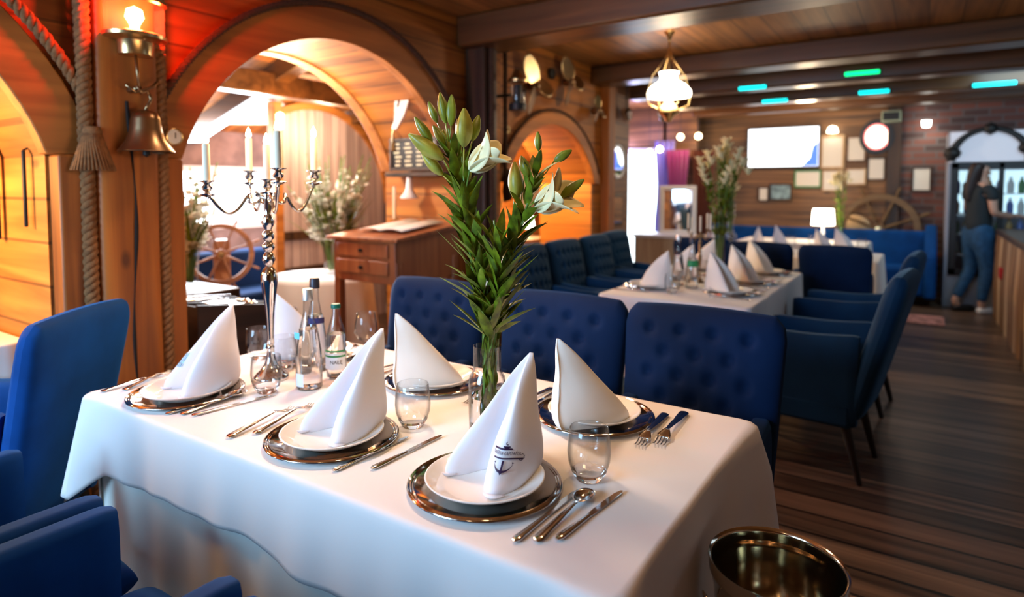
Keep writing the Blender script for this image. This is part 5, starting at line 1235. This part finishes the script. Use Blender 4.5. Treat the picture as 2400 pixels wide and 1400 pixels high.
t = thing('sideboard', 'pale sideboard under the white framed mirror', 'sideboard', (-3.0, 8.6, 0)); obj('case', MB().box((0, 0, .36), (.9, .36, .7)), M['blond'], t, bevel=.01); obj('worktop', MB().box((0, 0, .73), (.96, .4, .04)), M['white'], t, bevel=.005)
for i, (x_, z_) in enumerate(((-3.3, 1.92), (-3.15, 1.96), (-2.85, 2.12), (-2.6, 2.12))):
    t = thing('glowing_bulb', 'round glowing bulb %s' % ['above the lilac curtain', 'above the purple curtain', 'left of the tall flowers near the ceiling', 'near the ceiling beside the tall flowers'][i], 'bulb', (x_, 8.6, z_)); obj('bulb_glass', MB().lathe([(0, -.045), (.035, -.03), (.045, 0), (.03, .035), (0, .045)], 20), emis('soft_bulb%d' % i, (1, .75, .45), 9), t, smooth=180); obj('bulb_cord', MB().tube([(0, 0, .04), (0, 0, ZC-z_)], .004, 5), M['black'], t)
point('left_rear_bulbs', (-2.8, 8.4, 2.1), 14, (1, .65, .35), .06); point('lilac_light', (-3.5, 8.5, 2.2), 10, (.45, .4, 1), .06)
# ---------------------------------------------------------------- fridge, bar and waitress
t = thing('display_fridge', 'tall glass fronted drinks fridge at the right', 'fridge', (.74, 9.27, 0))
obj('case', MB().box((-.49, 0, 1.03), (.04, .6, 2.06)).box((.49, 0, 1.03), (.04, .6, 2.06)).box((0, .29, 1.03), (.98, .03, 2.06)).box((0, 0, .19), (.98, .6, .38)), mat('grey_case', (.30, .31, .36), .4), t, bevel=.008)
obj('lit_header', MB().box((0, -.28, 1.88), (.98, .05, .36)), emis('header_glow', (.6, .62, .7), .3), t); obj('door_frame', MB().box((-.43, -.31, 1.04), (.07, .03, 1.32)).box((.43, -.31, 1.04), (.07, .03, 1.32)).box((0, -.31, 1.67), (.93, .03, .08)).box((0, -.31, .42), (.93, .03, .08)).box((0, -.31, 1.04), (.05, .03, 1.32)), M['black'], t, bevel=.004)
obj('door_glass', MB().box((0, -.305, 1.04), (.82, .006, 1.24)), M['glass'], t)
obj('inner_light', MB().box((0, .265, 1.35), (.85, .01, .55)), emis('fridge_glow', (.55, .8, .9), 1.0), t)
for z_ in (.62, .86, 1.10, 1.34): obj('shelf', MB().box((0, 0, z_), (.9, .48, .012)), M['white'], t)
rr = random.Random(3)
for s_, z_ in enumerate((.626, .866, 1.106, 1.346)):
    for k in range(9):
        x_ = .72-.40+.1*k; col_ = [(.6, .62, .6), (.1, .25, .12), (.45, .3, .12), (.1, .15, .4)][(k+s_) % 4]
        if s_ == 0 and k == 0: M['bt'] = [mat('bottle_tone_%s' % nm, c, .25) for nm, c in (('pale', (.6, .62, .6)), ('green', (.06, .2, .08)), ('amber', (.4, .22, .06)), ('blue', (.08, .14, .4)))]
        o_ = obj('drink_bottle', MB().lathe([(0, 0), (.032, 0), (.034, .1), (.028, .13), (.012, .16), (.012, .19), (0, .19)], 14), M['bt'][(k+s_) % 4], smooth=60, loc=(x_+.02, 9.13, z_))
        tag(o_, '%s drink bottle on the %s fridge shelf' % (['pale', 'green', 'amber', 'blue'][(k+s_) % 4], ['lowest', 'second', 'third', 'top'][s_]), 'bottle', '%s bottles on the %s shelf of the fridge' % (['pale', 'green', 'amber', 'blue'][(k+s_) % 4], ['lowest', 'second', 'third', 'top'][s_]))
# dark arched garland fixed on the fridge header
pts = [(-.12+.36*cos(a), -.36, 1.72+.36*sin(a)) for a in [pi*k/24 for k in range(25)]]
obj('garland_bow', MB().tube(pts, [.05-.02*sin(pi*k/24) for k in range(25)], 10), M['iron'], t, smooth=180, label='black arched garland across the header')
for k, (i, r_) in enumerate(((22, .09), (12, .075), (3, .09))): obj('garland_knob', MB().lathe([(0, -r_), (r_*.8, -r_*.5), (r_, 0), (r_*.7, r_*.6), (0, r_)], 16, c=pts[i]), M['iron'], t, smooth=180)
t = thing('bar_counter', 'bar counter faced with upright logs at the right picture edge', 'counter', (.83, 7.28, 0))
obj('carcass', MB().box((.22, 0, .45), (.4, 2.6, .9)), M['dpost'], t)
for k in range(12): obj('log', MB().lathe([(0, 0), (.10, 0), (.108, .5), (.095, .9), (0, .9)], 20, c=(-.05, -1.2+.225*k, 0)), M['log'] if k % 3 else M['blond'], t, smooth=60)
obj('worktop', MB().box((.16, 0, .93), (.62, 2.8, .06)), M['dpost'], t, bevel=.01)
tag(obj('red_cloth', MB().box((.69, 7.9, .55), (.05, .18, .12)), mat('red_cloth', (.4, .01, .01), .8), bevel=.02), 'small red cloth hanging on the log front of the bar', 'cloth')
t = thing('low_rack', 'low white slatted rack on the floor behind the waitress', 'rack', (.84, 8.80, 0)); t.scale = (.7, .4, 1)
for k in range(6): obj('slat', MB().box((0, 0, .06+.045*k), (.3, .4, .018)), M['white'], t)
for sx in (-1, 1): obj('rack_side', MB().box((sx*.15, 0, .15), (.015, .4, .3)), M['white'], t)
tag(obj('floor_runner', MB().box((0.02, 7.9, .006), (.42, .5, .01)), mat('red_white_runner', (.45, .2, .17), .9, var=.8, vscale=14)), 'reddish white mat on the floor in front of the far bench', 'mat')

def skin(name, joints, bones, m_, parent, sub=2, root=0):
    me = bpy.data.meshes.new(name); me.from_pydata([j[0] for j in joints], bones, [])
    o = bpy.data.objects.new(name, me); COL.objects.link(o); o.parent = parent
    md = o.modifiers.new('skin', 'SKIN'); md.use_smooth_shade = True
    sv = me.skin_vertices[0].data if me.skin_vertices else None
    if sv is None:
        bpy.context.view_layer.objects.active = o; sv = me.skin_vertices[0].data
    for i, j in enumerate(joints): r = j[1]; sv[i].radius = r if isinstance(r, tuple) else (r, r); sv[i].use_root = (i == root)
    s_ = o.modifiers.new('sub', 'SUBSURF'); s_.levels = sub; s_.render_levels = sub
    me.materials.append(m_); return o
# waitress: stands in profile facing picture-right (local +x), local y = away from the camera
t = thing('person', 'waitress with long dark hair in dark top and jeans, working at the bar', 'person', (.53, 8.72, 0), radians(33))
SK = mat('skin_tone', (.55, .30, .21), .5); JE = mat('blue_jeans', (.01, .06, .14), .8, var=.3, vscale=20); TS = mat('dark_top', (.012, .018, .022), .8); HR = mat('dark_hair', (.025, .012, .010), .5)
J = [((0, 0, .93), (.09, .10)), ((.0, 0, 1.10), (.07, .09)), ((-.005, 0, 1.28), (.09, .12)), ((-.01, 0, 1.40), (.08, .12)), ((.0, 0, 1.47), .045), ((.02, 0, 1.54), .055), ((.03, 0, 1.60), (.085, .07)), ((.02, 0, 1.66), (.07, .06)),
     ((.0, -.17, 1.385), .052), ((.02, -.20, 1.13), .040), ((.24, -.13, 1.09), .030), ((.30, -.11, 1.10), .022), ((.0, .17, 1.385), .052), ((.02, .20, 1.14), .040), ((.25, .12, 1.11), .030), ((.31, .09, 1.12), .022),
     ((.0, -.09, .86), .095), ((.06, -.09, .50), .062), ((.0, -.09, .10), .038), ((.0, .09, .86), .095), ((.02, .10, .50), .062), ((-.16, .10, .12), .038), ((.035, -.09, .035), .036), ((.14, -.09, .025), .030), ((-.12, .10, .04), .036), ((-.03, .10, .025), .030)]
B = [(0, 1), (1, 2), (2, 3), (3, 4), (4, 5), (5, 6), (6, 7), (3, 8), (8, 9), (9, 10), (10, 11), (3, 12), (12, 13), (13, 14), (14, 15), (0, 16), (16, 17), (17, 18), (0, 19), (19, 20), (20, 21), (18, 22), (22, 23), (21, 24), (24, 25)]
# hands: palm plus five fingers
for hi, (w_, sg) in ((11, (V((.30, -.11, 1.10)), 1)), (15, (V((.31, .09, 1.12)), -1))):
    k = len(J); J.append((tuple(w_+V((.05, 0, 0))), (.020, .026))); B.append((hi, k))
    for f_, (dy, L) in enumerate(((-.022, .055), (-.008, .068), (.008, .072), (.022, .062))):
        a = len(J); J.append((tuple(w_+V((.085, dy, -.002))), .009)); J.append((tuple(w_+V((.085+L*.6, dy*1.1, -.018))), .008)); J.append((tuple(w_+V((.085+L*.85, dy*1.1, -.038))), .007)); B += [(k, a), (a, a+1), (a+1, a+2)]
    a = len(J); J.append((tuple(w_+V((.06, .032*sg, .0))), .010)); J.append((tuple(w_+V((.10, .045*sg, -.008))), .008)); B += [(k, a), (a, a+1)]
skin('body', J, B, SK, t)
skin('jeans', [((0, 0, 1.06), (.12, .145)), ((0, 0, .86), (.14, .165)), ((0, -.09, .80), .108), ((.06, -.09, .50), .075), ((.0, -.09, .12), .052), ((0, .09, .80), .108), ((.02, .10, .50), .075), ((-.15, .10, .14), .052)], [(0, 1), (1, 2), (2, 3), (3, 4), (1, 5), (5, 6), (6, 7)], JE, t)
skin('shirt', [((0, 0, .86), (.145, .17)), ((0, 0, 1.10), (.115, .14)), ((.0, 0, 1.28), (.13, .165)), ((-.01, 0, 1.41), (.085, .12)), ((-.0, -.18, 1.38), .064), ((.01, -.20, 1.26), .056), ((-.0, .18, 1.38), .064), ((.01, .20, 1.26), .056)], [(0, 1), (1, 2), (2, 3), (3, 4), (4, 5), (3, 6), (6, 7)], TS, t)
skin('hair', [((-.0, 0, 1.69), (.085, .075)), ((-.045, 0, 1.62), (.075, .085)), ((-.07, 0, 1.50), (.055, .085)), ((-.085, 0, 1.36), (.045, .085)), ((-.09, 0, 1.24), (.025, .05))], [(0, 1), (1, 2), (2, 3), (3, 4)], HR, t)
obj('nose', MB().lathe([(0, -.02), (.012, -.014), (.008, .01), (0, .02)], 10, c=(.112, 0, 1.575), sy=.8), SK, t, smooth=180)
obj('eye', MB().lathe([(0, -.006), (.007, 0), (0, .006)], 10, c=(.103, -.03, 1.605)), M['white'], t); obj('eye', MB().lathe([(0, -.006), (.007, 0), (0, .006)], 10, c=(.103, .03, 1.605)), M['white'], t)
obj('mouth', MB().box((.104, 0, 1.535), (.01, .035, .008)), mat('lips', (.4, .1, .09), .5), t, bevel=.003)
obj('ear', MB().lathe([(0, -.02), (.012, 0), (0, .02)], 10, c=(.02, -.072, 1.59)), SK, t, smooth=180)
for sy, x_ in ((-1, .06), (1, -.09)): obj('shoe', MB().box((x_+.02, sy*.095, .035), (.24, .085, .07)), M['white'] if sy < 0 else M['black'], t, bevel=.03, seg=3)
